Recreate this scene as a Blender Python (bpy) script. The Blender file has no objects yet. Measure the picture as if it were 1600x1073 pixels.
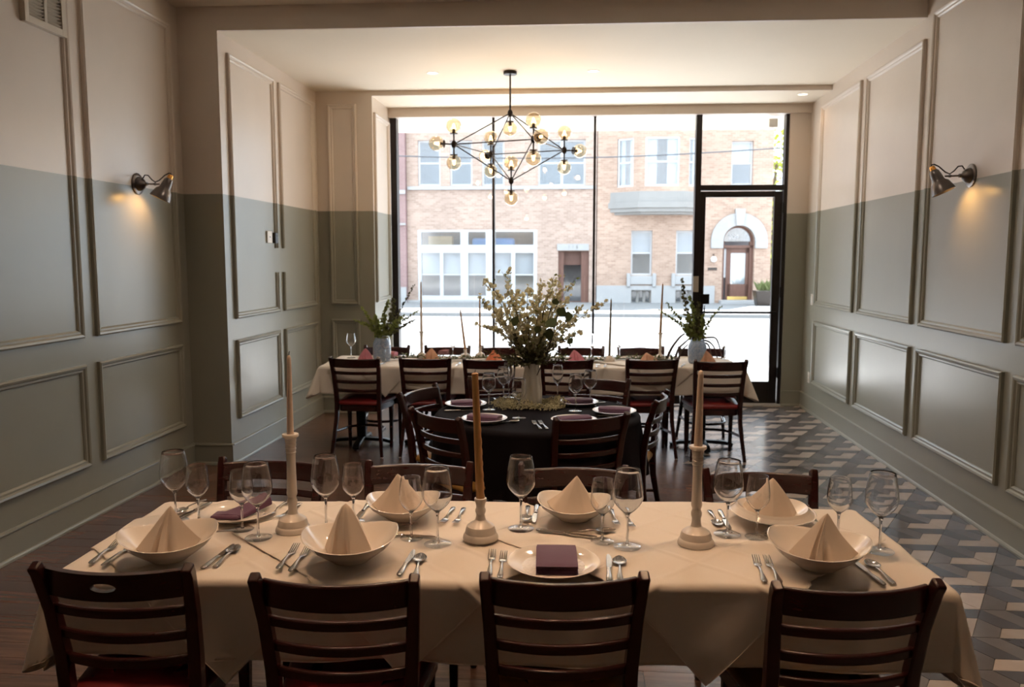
import bpy, math, random
from mathutils import Vector, Matrix
random.seed(7)
C = bpy.context.scene
COL = C.collection
PI = math.pi
R = math.radians

# ------------------------------------------------------------------ camera
EYE = 1.68
FPX, PITCH, YAW, ROLL = 1255.36, -5.9692, -5.1776, 0.018
SK = 0.0265                                   # slight skew of the cross walls

def cam_basis():
    a, b, r = R(PITCH), R(YAW), R(ROLL)
    fw = Vector((math.sin(b) * math.cos(a), math.cos(b) * math.cos(a), math.sin(a)))
    rt = Vector((math.cos(b), -math.sin(b), 0))
    up = rt.cross(fw)
    return math.cos(r) * rt + math.sin(r) * up, -math.sin(r) * rt + math.cos(r) * up, fw
_RT, _UP, _FW = cam_basis()

def ray(u, v):
    return _RT * ((u - 800) / FPX) - _UP * ((v - 536.5) / FPX) + _FW
def at_z(u, v, z):
    d = ray(u, v); t = (z - EYE) / d.z
    return Vector((d.x * t, d.y * t, z))
def at_y(u, v, y0, s=SK):
    d = ray(u, v); t = y0 / (d.y - s * d.x)
    return Vector((d.x * t, d.y * t, EYE + d.z * t))
def at_x(u, v, x):
    d = ray(u, v); t = x / d.x
    return Vector((x, d.y * t, EYE + d.z * t))

cd = bpy.data.cameras.new('camera')
cam = bpy.data.objects.new('camera', cd); COL.objects.link(cam)
m = Matrix((_RT, _UP, -_FW)).transposed().to_4x4()
m.translation = Vector((0, 0, EYE))
cam.matrix_world = m
cd.sensor_width = 36.0
cd.lens = 36.0 * FPX / 1600.0
cd.clip_start, cd.clip_end = 0.05, 500
cd.dof.use_dof = True
cd.dof.focus_distance = 3.1
cd.dof.aperture_fstop = 4.2
C.camera = cam

# ------------------------------------------------------------------ exposure, sky, sun
C.view_settings.view_transform = 'Standard'
C.view_settings.look = 'None'
C.view_settings.gamma = 1.0
C.view_settings.use_curve_mapping = False
C.view_settings.exposure = 0.66
C.cycles.transparent_max_bounces = 32
C.cycles.max_bounces = 14
C.cycles.diffuse_bounces = 7
C.cycles.sample_clamp_indirect = 6.0
C.cycles.use_denoising = True

SKY_STRENGTH = 3.1
SUN_STRENGTH = 24.0
W = bpy.data.worlds.new('sky'); C.world = W; W.use_nodes = True
bg = W.node_tree.nodes['Background']
bg.inputs['Color'].default_value = (0.72, 0.86, 1.0, 1)
bg.inputs['Strength'].default_value = SKY_STRENGTH
sd = bpy.data.lights.new('sun', 'SUN'); sun = bpy.data.objects.new('sun', sd); COL.objects.link(sun)
sd.energy = SUN_STRENGTH; sd.angle = R(0.53); sd.color = (0.97, 0.97, 1.0)
# the sun stands high over the street, in front of the shop window
sun_dir = Vector((0.22, 0.42, 0.88)).normalized()       # towards the sun
sun.rotation_euler = sun_dir.to_track_quat('Z', 'Y').to_euler()
sun.location = (0, 12, 20)
CEIL_LAMP_W = 47.0         # warm ceiling downlights of the front room (each)
FILL_LAMP_W = 46.0  # unseen lamps added to brighten the middle of the room (each)
RECESS_LAMP_W = 4.0
BULB_W = 1.1               # chandelier bulbs (each)
SCONCE_W = 3.8

# ------------------------------------------------------------------ materials
MATS = {}
def new_mat(name):
    mt = bpy.data.materials.new(name); mt.use_nodes = True
    MATS[name] = mt
    nt = mt.node_tree
    return mt, nt, nt.nodes['Principled BSDF']
def N(nt, t, **kw):
    n = nt.nodes.new(t)
    for k, v in kw.items():
        if k in n.inputs: n.inputs[k].default_value = v
        else: setattr(n, k, v)
    return n
def L(nt, a, b): nt.links.new(a, b)

def plain(name, col, rough=0.5, metal=0.0, noise=0.0, nscale=20, bump=0.0, bscale=60, spec=None, coat=0.0, sheen=0.0):
    mt, nt, b = new_mat(name)
    b.inputs['Base Color'].default_value = (*col, 1)
    b.inputs['Roughness'].default_value = rough
    b.inputs['Metallic'].default_value = metal
    if spec is not None: b.inputs['Specular IOR Level'].default_value = spec
    if coat: b.inputs['Coat Weight'].default_value = coat; b.inputs['Coat Roughness'].default_value = 0.15
    if sheen: b.inputs['Sheen Weight'].default_value = sheen
    tc = N(nt, 'ShaderNodeTexCoord')
    if noise:
        n = N(nt, 'ShaderNodeTexNoise', Scale=nscale, Detail=4.0); L(nt, tc.outputs['Object'], n.inputs['Vector'])
        mx = N(nt, 'ShaderNodeMix'); mx.data_type = 'RGBA'
        mx.inputs[6].default_value = (*[c * (1 - noise) for c in col], 1)
        mx.inputs[7].default_value = (*[min(1, c * (1 + noise)) for c in col], 1)
        L(nt, n.outputs['Fac'], mx.inputs[0]); L(nt, mx.outputs[2], b.inputs['Base Color'])
    if bump:
        n2 = N(nt, 'ShaderNodeTexNoise', Scale=bscale, Detail=3.0); L(nt, tc.outputs['Object'], n2.inputs['Vector'])
        bp = N(nt, 'ShaderNodeBump', Strength=bump, Distance=0.01); L(nt, n2.outputs['Fac'], bp.inputs['Height'])
        L(nt, bp.outputs['Normal'], b.inputs['Normal'])
    return mt

PAINT_LINE = 2.196
def two_tone(name, up, low, rough):
    mt, nt, b = new_mat(name)
    g = N(nt, 'ShaderNodeNewGeometry'); sp = N(nt, 'ShaderNodeSeparateXYZ'); L(nt, g.outputs['Position'], sp.inputs[0])
    gt = N(nt, 'ShaderNodeMath', operation='GREATER_THAN'); gt.inputs[1].default_value = PAINT_LINE
    L(nt, sp.outputs['Z'], gt.inputs[0])
    n = N(nt, 'ShaderNodeTexNoise', Scale=2.2, Detail=5.0); L(nt, g.outputs['Position'], n.inputs['Vector'])
    mx = N(nt, 'ShaderNodeMix'); mx.data_type = 'RGBA'
    mx.inputs[6].default_value = (*low, 1); mx.inputs[7].default_value = (*up, 1)
    L(nt, gt.outputs[0], mx.inputs[0])
    hv = N(nt, 'ShaderNodeHueSaturation'); L(nt, mx.outputs[2], hv.inputs['Color'])
    mr = N(nt, 'ShaderNodeMapRange'); mr.inputs[3].default_value = 0.93; mr.inputs[4].default_value = 1.07
    L(nt, n.outputs['Fac'], mr.inputs[0]); L(nt, mr.outputs[0], hv.inputs['Value'])
    L(nt, hv.outputs[0], b.inputs['Base Color'])
    # brushed-on satin paint: faint vertical streaks
    mp = N(nt, 'ShaderNodeMapping'); mp.inputs['Scale'].default_value = (9, 9, 0.7); L(nt, g.outputs['Position'], mp.inputs[0])
    n2 = N(nt, 'ShaderNodeTexNoise', Scale=3.0, Detail=6.0); L(nt, mp.outputs[0], n2.inputs['Vector'])
    r2 = N(nt, 'ShaderNodeMapRange'); r2.inputs[3].default_value = rough - 0.03; r2.inputs[4].default_value = rough + 0.03
    L(nt, n2.outputs['Fac'], r2.inputs[0]); L(nt, r2.outputs[0], b.inputs['Roughness'])
    bp = N(nt, 'ShaderNodeBump', Strength=0.004, Distance=0.01); L(nt, n2.outputs['Fac'], bp.inputs['Height'])
    L(nt, bp.outputs['Normal'], b.inputs['Normal'])
    return mt

two_tone('wall_paint', (0.68, 0.59, 0.505), (0.278, 0.266, 0.212), 0.30)
plain('ceiling_paint', (0.83, 0.745, 0.62), 0.7, noise=0.02, nscale=3)

def wood_mat(name, dark, light, rough, along='X', coat=0.0, vary=True, scale=1.0):
    mt, nt, b = new_mat(name)
    tc = N(nt, 'ShaderNodeNewGeometry'); oi = N(nt, 'ShaderNodeObjectInfo')
    mp = N(nt, 'ShaderNodeMapping')
    sc = {'X': (1.2, 14, 14), 'Y': (14, 1.2, 14), 'Z': (14, 14, 1.2)}[along]
    mp.inputs['Scale'].default_value = [s * scale for s in sc]
    ad = N(nt, 'ShaderNodeVectorMath', operation='ADD'); 
    mu = N(nt, 'ShaderNodeMath', operation='MULTIPLY'); mu.inputs[1].default_value = 37.0
    L(nt, oi.outputs['Random'], mu.inputs[0])
    L(nt, tc.outputs['Position'], ad.inputs[0]); L(nt, mu.outputs[0], ad.inputs[1])
    L(nt, ad.outputs[0], mp.inputs[0])
    n = N(nt, 'ShaderNodeTexNoise', Scale=3.0, Detail=8.0, Roughness=0.65); L(nt, mp.outputs[0], n.inputs['Vector'])
    cr = N(nt, 'ShaderNodeValToRGB'); cr.color_ramp.elements[0].position = 0.3; cr.color_ramp.elements[1].position = 0.72
    cr.color_ramp.elements[0].color = (*dark, 1); cr.color_ramp.elements[1].color = (*light, 1)
    L(nt, n.outputs['Fac'], cr.inputs[0])
    hv = N(nt, 'ShaderNodeHueSaturation'); L(nt, cr.outputs[0], hv.inputs['Color'])
    if vary:
        mr = N(nt, 'ShaderNodeMapRange'); mr.inputs[3].default_value = 0.75; mr.inputs[4].default_value = 1.25
        L(nt, oi.outputs['Random'], mr.inputs[0]); L(nt, mr.outputs[0], hv.inputs['Value'])
    L(nt, hv.outputs[0], b.inputs['Base Color'])
    b.inputs['Roughness'].default_value = rough
    if coat: b.inputs['Coat Weight'].default_value = coat; b.inputs['Coat Roughness'].default_value = 0.2
    bp = N(nt, 'ShaderNodeBump', Strength=0.08, Distance=0.004); L(nt, n.outputs['Fac'], bp.inputs['Height'])
    L(nt, bp.outputs['Normal'], b.inputs['Normal'])
    return mt

wood_mat('floor_wood', (0.080, 0.043, 0.028), (0.165, 0.083, 0.055), 0.27, coat=0.12)
wood_mat('chair_wood', (0.022, 0.0038, 0.0032), (0.043, 0.0074, 0.0062), 0.27, 'X', coat=0.15, vary=False, scale=1.5)
wood_mat('door_wood', (0.10, 0.042, 0.028), (0.17, 0.075, 0.05), 0.5, 'Z', vary=False)
plain('floor_sub', (0.10, 0.085, 0.075), 0.8)
def tile_mat(name, col):
    mt = plain(name, col, 0.22, noise=0.13, nscale=14, bump=0.04, bscale=25, spec=0.65, coat=0.1)
    nt = mt.node_tree; b = nt.nodes['Principled BSDF']
    oi = N(nt, 'ShaderNodeObjectInfo'); hv = N(nt, 'ShaderNodeHueSaturation')
    mr = N(nt, 'ShaderNodeMapRange'); mr.inputs[3].default_value = 0.85; mr.inputs[4].default_value = 1.15
    L(nt, oi.outputs['Random'], mr.inputs[0]); L(nt, mr.outputs[0], hv.inputs['Value'])
    src = b.inputs['Base Color'].links[0].from_socket
    L(nt, src, hv.inputs['Color']); L(nt, hv.outputs[0], b.inputs['Base Color'])
    return mt
tile_mat('tile_cream', (0.46, 0.375, 0.315))
tile_mat('tile_grey', (0.145, 0.125, 0.120))
tile_mat('tile_dark', (0.080, 0.072, 0.078))

def cloth_mat(name, col, rough=0.8, sheen=0.2, weave=900):
    mt = plain(name, col, rough, noise=0.03, nscale=6, bump=0.12, bscale=weave, sheen=sheen)
    return mt
def translucent(name, col, t, noise=0.25, nscale=30):
    mt = plain(name, col, 0.6, noise=noise, nscale=nscale); nt = mt.node_tree; b = nt.nodes['Principled BSDF']
    tr = N(nt, 'ShaderNodeBsdfTranslucent'); mx = N(nt, 'ShaderNodeMixShader'); mx.inputs[0].default_value = t
    L(nt, b.inputs['Base Color'].links[0].from_socket, tr.inputs['Color'])
    L(nt, b.outputs[0], mx.inputs[1]); L(nt, tr.outputs[0], mx.inputs[2]); L(nt, mx.outputs[0], nt.nodes['Material Output'].inputs['Surface'])
    return mt
cloth_mat('cloth_white', (0.80, 0.72, 0.63))
cloth_mat('cloth_black', (0.010, 0.008, 0.010), 0.9, 0.0)
MATS['cloth_black'].node_tree.nodes['Principled BSDF'].inputs['Specular IOR Level'].default_value = 0.08
cloth_mat('napkin_white', (0.80, 0.68, 0.57))
cloth_mat('napkin_purple', (0.115, 0.040, 0.088), 0.65)
translucent('napkin_pink', (0.70, 0.27, 0.33), 0.25)
translucent('napkin_peach', (0.80, 0.47, 0.31), 0.25)
translucent('napkin_orange', (0.85, 0.32, 0.17), 0.25)
cloth_mat('napkin_mauve', (0.30, 0.14, 0.17))
cloth_mat('napkin_slate', (0.07, 0.055, 0.065))
plain('vinyl_red', (0.20, 0.012, 0.012), 0.38, noise=0.1, bump=0.05, bscale=180)
plain('vinyl_mustard', (0.30, 0.155, 0.025), 0.40, noise=0.1, bump=0.05, bscale=180)
plain('porcelain', (0.78, 0.70, 0.61), 0.09, noise=0.02, nscale=5, coat=0.3)
mt = plain('porcelain_embossed', (0.78, 0.70, 0.61), 0.10, noise=0.02, nscale=5, coat=0.3)
nt = mt.node_tree; b = nt.nodes['Principled BSDF']; tc = N(nt, 'ShaderNodeTexCoord'); vo = N(nt, 'ShaderNodeTexVoronoi', Scale=85.0)
L(nt, tc.outputs['Object'], vo.inputs['Vector']); bp = N(nt, 'ShaderNodeBump', Strength=0.6, Distance=0.003); L(nt, vo.outputs['Distance'], bp.inputs['Height']); L(nt, bp.outputs['Normal'], b.inputs['Normal'])
plain('holder_glaze', (0.78, 0.70, 0.62), 0.28, noise=0.03, nscale=30, coat=0.2)
plain('steel', (0.50, 0.47, 0.45), 0.12, 1.0, noise=0.03)
plain('black_iron', (0.012, 0.011, 0.012), 0.4, 0.6, noise=0.1)
plain('dark_bronze', (0.020, 0.014, 0.013), 0.35, 0.5, noise=0.1)
plain('pewter', (0.16, 0.14, 0.13), 0.32, 0.9, noise=0.15, nscale=40)
plain('brass', (0.85, 0.40, 0.10), 0.22, 1.0, noise=0.1)
plain('white_plastic', (0.72, 0.66, 0.58), 0.4, noise=0.02)
plain('dark_plastic', (0.03, 0.02, 0.015), 0.35, noise=0.05)
plain('vent_paint', (0.62, 0.54, 0.43), 0.45, noise=0.02)
plain('candle_cream', (0.84, 0.68, 0.56), 0.5, noise=0.04, nscale=30)
plain('candle_amber', (0.46, 0.245, 0.09), 0.5, noise=0.06, nscale=40)
plain('candle_olive', (0.16, 0.12, 0.05), 0.5, noise=0.06, nscale=40)
plain('wick', (0.03, 0.025, 0.02), 0.9, noise=0.1)
plain('vase_white', (0.80, 0.77, 0.70), 0.3, noise=0.06, nscale=9, coat=0.2)
plain('twig', (0.055, 0.032, 0.020), 0.7, noise=0.3, nscale=60)
translucent('blossom', (0.88, 0.77, 0.53), 0.45)
translucent('baby_breath', (0.62, 0.55, 0.34), 0.3)
translucent('leaf_dark', (0.15, 0.18, 0.065), 0.4)
translucent('leaf_light', (0.34, 0.38, 0.12), 0.5)
translucent('leaf_olive', (0.15, 0.145, 0.06), 0.35)
plain('paper', (0.33, 0.29, 0.24), 0.7, noise=0.06, nscale=90)
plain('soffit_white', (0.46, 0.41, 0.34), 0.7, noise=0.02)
plain('asphalt', (0.155, 0.154, 0.152), 0.9, noise=0.08, nscale=2)
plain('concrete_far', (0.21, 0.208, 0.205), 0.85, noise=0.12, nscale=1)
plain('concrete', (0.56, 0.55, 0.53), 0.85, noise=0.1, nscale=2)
plain('stone_pale', (0.36, 0.35, 0.345), 0.8, noise=0.08, nscale=3)
plain('stone_grey', (0.27, 0.255, 0.24), 0.8, noise=0.1, nscale=3)
plain('frame_white', (0.50, 0.495, 0.50), 0.5, noise=0.02)
plain('blind_white', (0.48, 0.48, 0.49), 0.7, noise=0.03)
plain('room_dark', (0.14, 0.145, 0.16), 0.8, noise=0.2, nscale=1)
plain('gold_metal', (0.75, 0.52, 0.18), 0.35, 0.8, noise=0.05)
plain('lamp_white', (0.85, 0.83, 0.78), 0.4, noise=0.02)
plain('cable', (0.06, 0.065, 0.075), 0.6, noise=0.05)
plain('bark', (0.12, 0.08, 0.05), 0.9, noise=0.3, nscale=12)
plain('tree_leaf', (0.34, 0.36, 0.04), 0.6, noise=0.3, nscale=8)
plain('tarp_blue', (0.12, 0.30, 0.62), 0.6, noise=0.1)
plain('cardboard', (0.42, 0.30, 0.16), 0.8, noise=0.08)

def brick_mat(name, c1, c2, mortar):
    mt, nt, b = new_mat(name)
    tc = N(nt, 'ShaderNodeTexCoord'); mp = N(nt, 'ShaderNodeMapping'); mp.inputs['Rotation'].default_value = (PI / 2, 0, 0)
    L(nt, tc.outputs['Object'], mp.inputs[0])
    bt = N(nt, 'ShaderNodeTexBrick', Scale=1.0)
    bt.inputs['Brick Width'].default_value = 0.22; bt.inputs['Row Height'].default_value = 0.075
    bt.inputs['Mortar Size'].default_value = 0.008; bt.inputs['Bias'].default_value = 0.0
    bt.inputs['Color1'].default_value = (*c1, 1); bt.inputs['Color2'].default_value = (*c2, 1); bt.inputs['Mortar'].default_value = (*mortar, 1)
    L(nt, mp.outputs[0], bt.inputs['Vector'])
    n = N(nt, 'ShaderNodeTexNoise', Scale=0.8, Detail=4.0); L(nt, tc.outputs['Object'], n.inputs['Vector'])
    hv = N(nt, 'ShaderNodeHueSaturation'); mr = N(nt, 'ShaderNodeMapRange'); mr.inputs[3].default_value = 0.75; mr.inputs[4].default_value = 1.25
    L(nt, n.outputs['Fac'], mr.inputs[0]); L(nt, mr.outputs[0], hv.inputs['Value']); L(nt, bt.outputs['Color'], hv.inputs['Color'])
    L(nt, hv.outputs[0], b.inputs['Base Color']); b.inputs['Roughness'].default_value = 0.85
    bp = N(nt, 'ShaderNodeBump', Strength=0.3, Distance=0.01); L(nt, bt.outputs['Fac'], bp.inputs['Height']); bp.invert = True
    L(nt, bp.outputs['Normal'], b.inputs['Normal'])
brick_mat('brick_tan', (0.31, 0.212, 0.168), (0.43, 0.305, 0.248), (0.43, 0.345, 0.28))
brick_mat('brick_orange', (0.32, 0.205, 0.152), (0.44, 0.30, 0.228), (0.43, 0.33, 0.26))
brick_mat('brick_pink', (0.25, 0.145, 0.14), (0.28, 0.168, 0.16), (0.28, 0.21, 0.20))

def thin_glass(name, tint=(0.97, 0.98, 0.97), ior=1.45, rough=0.01, mult=1.0, base=0.0):
    mt = bpy.data.materials.new(name); mt.use_nodes = True; MATS[name] = mt
    nt = mt.node_tree; nt.nodes.clear()
    out = N(nt, 'ShaderNodeOutputMaterial'); mx = N(nt, 'ShaderNodeMixShader')
    tr = N(nt, 'ShaderNodeBsdfTransparent', Color=(*tint, 1)); gl = N(nt, 'ShaderNodeBsdfGlossy', Roughness=rough)
    fr = N(nt, 'ShaderNodeFresnel', IOR=ior)
    g = N(nt, 'ShaderNodeNewGeometry')
    # same reflectance seen from either side of the thin pane
    ior2 = N(nt, 'ShaderNodeMix'); ior2.data_type = 'FLOAT'
    ior2.inputs[2].default_value = ior; ior2.inputs[3].default_value = 1.0 / ior
    L(nt, g.outputs['Backfacing'], ior2.inputs[0]); L(nt, ior2.outputs[0], fr.inputs['IOR'])
    mu = N(nt, 'ShaderNodeMath', operation='MULTIPLY_ADD'); mu.inputs[1].default_value = mult; mu.inputs[2].default_value = base
    mu.use_clamp = True
    L(nt, fr.outputs[0], mu.inputs[0]); L(nt, mu.outputs[0], mx.inputs[0])
    L(nt, tr.outputs[0], mx.inputs[1]); L(nt, gl.outputs[0], mx.inputs[2]); L(nt, mx.outputs[0], out.inputs[0])
thin_glass('window_glass', (0.985, 0.99, 0.985), 1.5)
thin_glass('foot_glass', (0.975, 0.975, 0.975), 1.5, 0.03, 1.8, 0.02)
thin_glass('globe_glass', (0.90, 0.80, 0.64), 1.5, 0.01, 2.2)
thin_glass('far_pane', (0.93, 0.95, 0.97), 1.6, 0.08, 1.0, 0.06)
mt, nt, b = new_mat('stem_glass')
b.inputs['Base Color'].default_value = (1, 1, 1, 1); b.inputs['Roughness'].default_value = 0.02
b.inputs['Transmission Weight'].default_value = 1.0; b.inputs['IOR'].default_value = 1.5
MATS['wine_glass'] = mt
# mottled blue glass of the two vases
mt, nt, b = new_mat('blue_glass')
tc = N(nt, 'ShaderNodeTexCoord'); n = N(nt, 'ShaderNodeTexVoronoi', Scale=60.0); L(nt, tc.outputs['Object'], n.inputs['Vector'])
cr = N(nt, 'ShaderNodeValToRGB'); cr.color_ramp.elements[0].color = (0.36, 0.50, 0.68, 1); cr.color_ramp.elements[1].color = (0.80, 0.85, 0.92, 1)
L(nt, n.outputs['Distance'], cr.inputs[0]); L(nt, cr.outputs[0], b.inputs['Base Color'])
b.inputs['Roughness'].default_value = 0.2; b.inputs['Transmission Weight'].default_value = 0.55

def emit(name, col, strength):
    mt = bpy.data.materials.new(name); mt.use_nodes = True; MATS[name] = mt
    b = mt.node_tree.nodes['Principled BSDF']
    b.inputs['Base Color'].default_value = (*col, 1)
    b.inputs['Emission Color'].default_value = (*col, 1); b.inputs['Emission Strength'].default_value = strength
emit('bulb_glow', (1.0, 0.66, 0.30), 5.0)
emit('downlight_glow', (1.0, 0.84, 0.62), 3.0)

# ------------------------------------------------------------------ mesh helpers
class MB:
    def __init__(s): s.v = []; s.f = []
    def add(s, vs, fs):
        o = len(s.v); s.v += [tuple(p) for p in vs]; s.f += [tuple(i + o for i in f) for f in fs]; return s
    def box(s, x0, x1, y0, y1, z0, z1, M=None):
        vs = [Vector(p) for p in ((x0,y0,z0),(x1,y0,z0),(x1,y1,z0),(x0,y1,z0),(x0,y0,z1),(x1,y0,z1),(x1,y1,z1),(x0,y1,z1))]
        if M is not None: vs = [M @ p for p in vs]
        return s.add(vs, [(3,2,1,0),(4,5,6,7),(0,1,5,4),(1,2,6,5),(2,3,7,6),(3,0,4,7)])
    def prism(s, poly, z0, z1):
        n = len(poly)
        a = sum(poly[i][0] * poly[(i + 1) % n][1] - poly[(i + 1) % n][0] * poly[i][1] for i in range(n))
        if a < 0: poly = poly[::-1]
        vs = [(x, y, z0) for x, y in poly] + [(x, y, z1) for x, y in poly]
        return s.add(vs, [tuple(range(n - 1, -1, -1)), tuple(range(n, 2 * n))] + [(i, (i + 1) % n, n + (i + 1) % n, n + i) for i in range(n)])
    def rings(s, rs, cap0=True, cap1=True, closed=False):
        n = len(rs[0]); vs = [p for r in rs for p in r]; fs = []
        m = len(rs)
        for i in range(m if closed else m - 1):
            a, b = i * n, ((i + 1) % m) * n
            for j in range(n):
                k = (j + 1) % n; fs.append((a + j, a + k, b + k, b + j))
        if not closed:
            if cap0: fs.append(tuple(range(n - 1, -1, -1)))
            if cap1: fs.append(tuple(range((m - 1) * n, m * n)))
        return s.add(vs, fs)
    def lathe(s, prof, n=24, c=(0, 0, 0), cap0=True, cap1=True, fn=None, M=None):
        rs = []
        for r, z in prof:
            ring = []
            for i in range(n):
                t = 2 * PI * i / n
                rr = max(r, 1e-4); zz = z
                if fn: rr, zz = fn(rr, z, t)
                p = Vector((c[0] + rr * math.cos(t), c[1] + rr * math.sin(t), c[2] + zz))
                ring.append(M @ p if M is not None else p)
            rs.append(ring)
        return s.rings(rs, cap0, cap1)
    def tube(s, path, rad, n=8, cap=True, flat=None, closed=False):
        path = [Vector(p) for p in path]; m = len(path); rs = []
        up = Vector((0, 0, 1))
        for i, p in enumerate(path):
            if closed: t = path[(i + 1) % m] - path[i - 1]
            else: t = path[min(i + 1, m - 1)] - path[max(i - 1, 0)]
            if t.length < 1e-9: t = Vector((0, 0, 1))
            t.normalize()
            u = up if abs(t.dot(up)) < 0.95 else Vector((0, 1, 0))
            a = t.cross(u).normalized(); b = a.cross(t).normalized()
            r = rad[i] if isinstance(rad, (list, tuple)) else rad
            ra, rb = (r, r) if flat is None else (r, r * flat)
            rs.append([p + a * (ra * math.cos(2 * PI * j / n)) + b * (rb * math.sin(2 * PI * j / n)) for j in range(n)])
        return s.rings(rs, cap, cap, closed)
    def bar(s, path, w, h, side):
        """rectangular section w (along 'side') x h, swept along path"""
        path = [Vector(p) for p in path]; m = len(path); rs = []
        for i, p in enumerate(path):
            t = (path[min(i + 1, m - 1)] - path[max(i - 1, 0)]).normalized()
            a = Vector(side); a = (a - t * a.dot(t)).normalized(); b = t.cross(a).normalized()
            ww = w[i] if isinstance(w, (list, tuple)) else w; hh = h[i] if isinstance(h, (list, tuple)) else h
            rs.append([p + a * (ww / 2) * sx + b * (hh / 2) * sy for sx, sy in ((-1,-1),(1,-1),(1,1),(-1,1))])
        return s.rings(rs)
    def ball(s, c, r, n=8, k=5, sq=(1, 1, 1)):
        rs = []
        for i in range(k + 1):
            ph = -PI / 2 + PI * i / k
            rr = max(math.cos(ph), 0.02) * r
            rs.append([(c[0] + rr * math.cos(2 * PI * j / n) * sq[0], c[1] + rr * math.sin(2 * PI * j / n) * sq[1], c[2] + r * math.sin(ph) * sq[2]) for j in range(n)])
        return s.rings(rs)
    def octa(s, c, r):
        x, y, z = c
        return s.add([(x+r,y,z),(x-r,y,z),(x,y+r,z),(x,y-r,z),(x,y,z+r),(x,y,z-r)], [(0,2,4),(2,1,4),(1,3,4),(3,0,4),(2,0,5),(1,2,5),(3,1,5),(0,3,5)])
    def leaf(s, c, d, nrm, ln, wd, k=6):
        d = Vector(d).normalized(); nrm = Vector(nrm); nrm = (nrm - d * nrm.dot(d))
        if nrm.length < 1e-4: nrm = d.orthogonal()
        nrm.normalize(); sd_ = d.cross(nrm); c = Vector(c)
        pts = [c]
        for i in range(1, k):
            t = i / k; pts.append(c + d * ln * t + sd_ * wd / 2 * math.sin(PI * t ** 0.8) + nrm * ln * 0.06 * math.sin(PI * t))
        pts.append(c + d * ln)
        for i in range(k - 1, 0, -1):
            t = i / k; pts.append(c + d * ln * t - sd_ * wd / 2 * math.sin(PI * t ** 0.8) + nrm * ln * 0.06 * math.sin(PI * t))
        th = nrm * 0.0006
        n = len(pts)
        vs = [p + th for p in pts] + [p - th for p in pts]
        return s.add(vs, [tuple(range(n)), tuple(range(2 * n - 1, n - 1, -1))] + [(i, n + i, n + (i + 1) % n, (i + 1) % n) for i in range(n)])
    def mesh(s, name, mat, smooth=True, angle=35):
        me = bpy.data.meshes.new(name); me.from_pydata(s.v, [], s.f); me.validate()
        me.materials.append(MATS[mat])
        if smooth:
            me.polygons.foreach_set('use_smooth', [True] * len(me.polygons))
            me.set_sharp_from_angle(angle=R(angle))
        return me
    def build(s, name, mat, parent=None, smooth=True, bevel=0.0, seg=2, angle=35):
        o = bpy.data.objects.new(name, s.mesh(name, mat, smooth, angle)); COL.objects.link(o)
        if parent is not None: o.parent = parent
        if bevel:
            md = o.modifiers.new('bevel', 'BEVEL'); md.width = bevel; md.segments = seg; md.limit_method = 'ANGLE'; md.angle_limit = R(40)
        return o

def tag(o, label=None, cat=None, group=None, kind=None):
    if label: o['label'] = label
    if cat: o['category'] = cat
    if group: o['group'] = group
    if kind: o['kind'] = kind
    return o
def thing(name, label, cat, loc=(0, 0, 0), rz=0.0, group=None, kind=None):
    o = bpy.data.objects.new(name, None); COL.objects.link(o); o.empty_display_size = 0.1
    o.location = loc; o.rotation_euler = (0, 0, rz)
    return tag(o, label, cat, group, kind)
KIDS = {}
def dup(root, loc, rz, label, group=None, rot=None):
    r = root.copy(); COL.objects.link(r); r.location = loc
    r.rotation_euler = rot if rot else (0, 0, rz)
    r['label'] = label
    if group: r['group'] = group
    elif 'group' in r: del r['group']
    for ch in root.children:
        c = ch.copy(); COL.objects.link(c); c.parent = r
        for g in ch.children:
            d = g.copy(); COL.objects.link(d); d.parent = c
    return r
class Kind:
    """first use moves the prototype, later uses copy it"""
    def __init__(s, make): s.make = make; s.proto = None
    def put(s, loc, rz, label, group=None, rot=None):
        if s.proto is None:
            s.proto = s.make(); o = s.proto; o.location = loc; o.rotation_euler = rot if rot else (0, 0, rz); o['label'] = label
            if group: o['group'] = group
            return o
        return dup(s.proto, loc, rz, label, group, rot)

# ================================================================== room shell
XL, XM, XV, XR = -3.192, -2.872, -2.266, 2.490
YW0, YB0, YG0 = 6.313, 8.610, 9.347
ZC, ZB, ZS, ZH = 3.632, 3.450, 3.400, 3.298
BACK = -2.6
def yw(x): return YW0 + SK * x
def yb(x): return YB0 + SK * x
def yg(x): return YG0 + SK * x
ROOF = 4.3
def struct(name, mb, mat, label, cat, **kw):
    return tag(mb.build(name, mat, **kw), label, cat, kind='structure')

wl = struct('wall_left', MB().prism([(XL, BACK), (XL, yw(XL)), (XM, yw(XM)), (XM, yb(XM)), (XV, yb(XV)), (XV, yg(XV)), (XV, yg(XV) + .25), (-4.0, yg(-4) + .25), (-4.0, BACK)], -0.2, ROOF),
            'wall_paint', 'left wall painted beige above and sage green below, with a wing wall and recess', 'wall', smooth=False)
RS = 2.262                                       # where the strip of wall beside the door begins
wr = struct('wall_right', MB().prism([(XR, BACK), (XR, yg(XR)), (RS, yg(RS)), (RS, yg(RS) + .25), (3.2, yg(3.2) + .25), (3.2, BACK)], -0.2, ROOF),
            'wall_paint', 'right wall painted beige above and sage green below, panelled along its length', 'wall', smooth=False)
struct('wall_back', MB().box(-4.0, 3.2, BACK - .3, BACK, -0.2, ROOF), 'wall_paint', 'plain wall behind the photographer', 'wall', smooth=False)
struct('ceiling', MB().prism([(-4, BACK), (3.2, BACK), (3.2, yw(3.2)), (-4, yw(-4))], ZC, ROOF), 'ceiling_paint', 'dim cream ceiling over the nearest table', 'ceiling', smooth=False)
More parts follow.
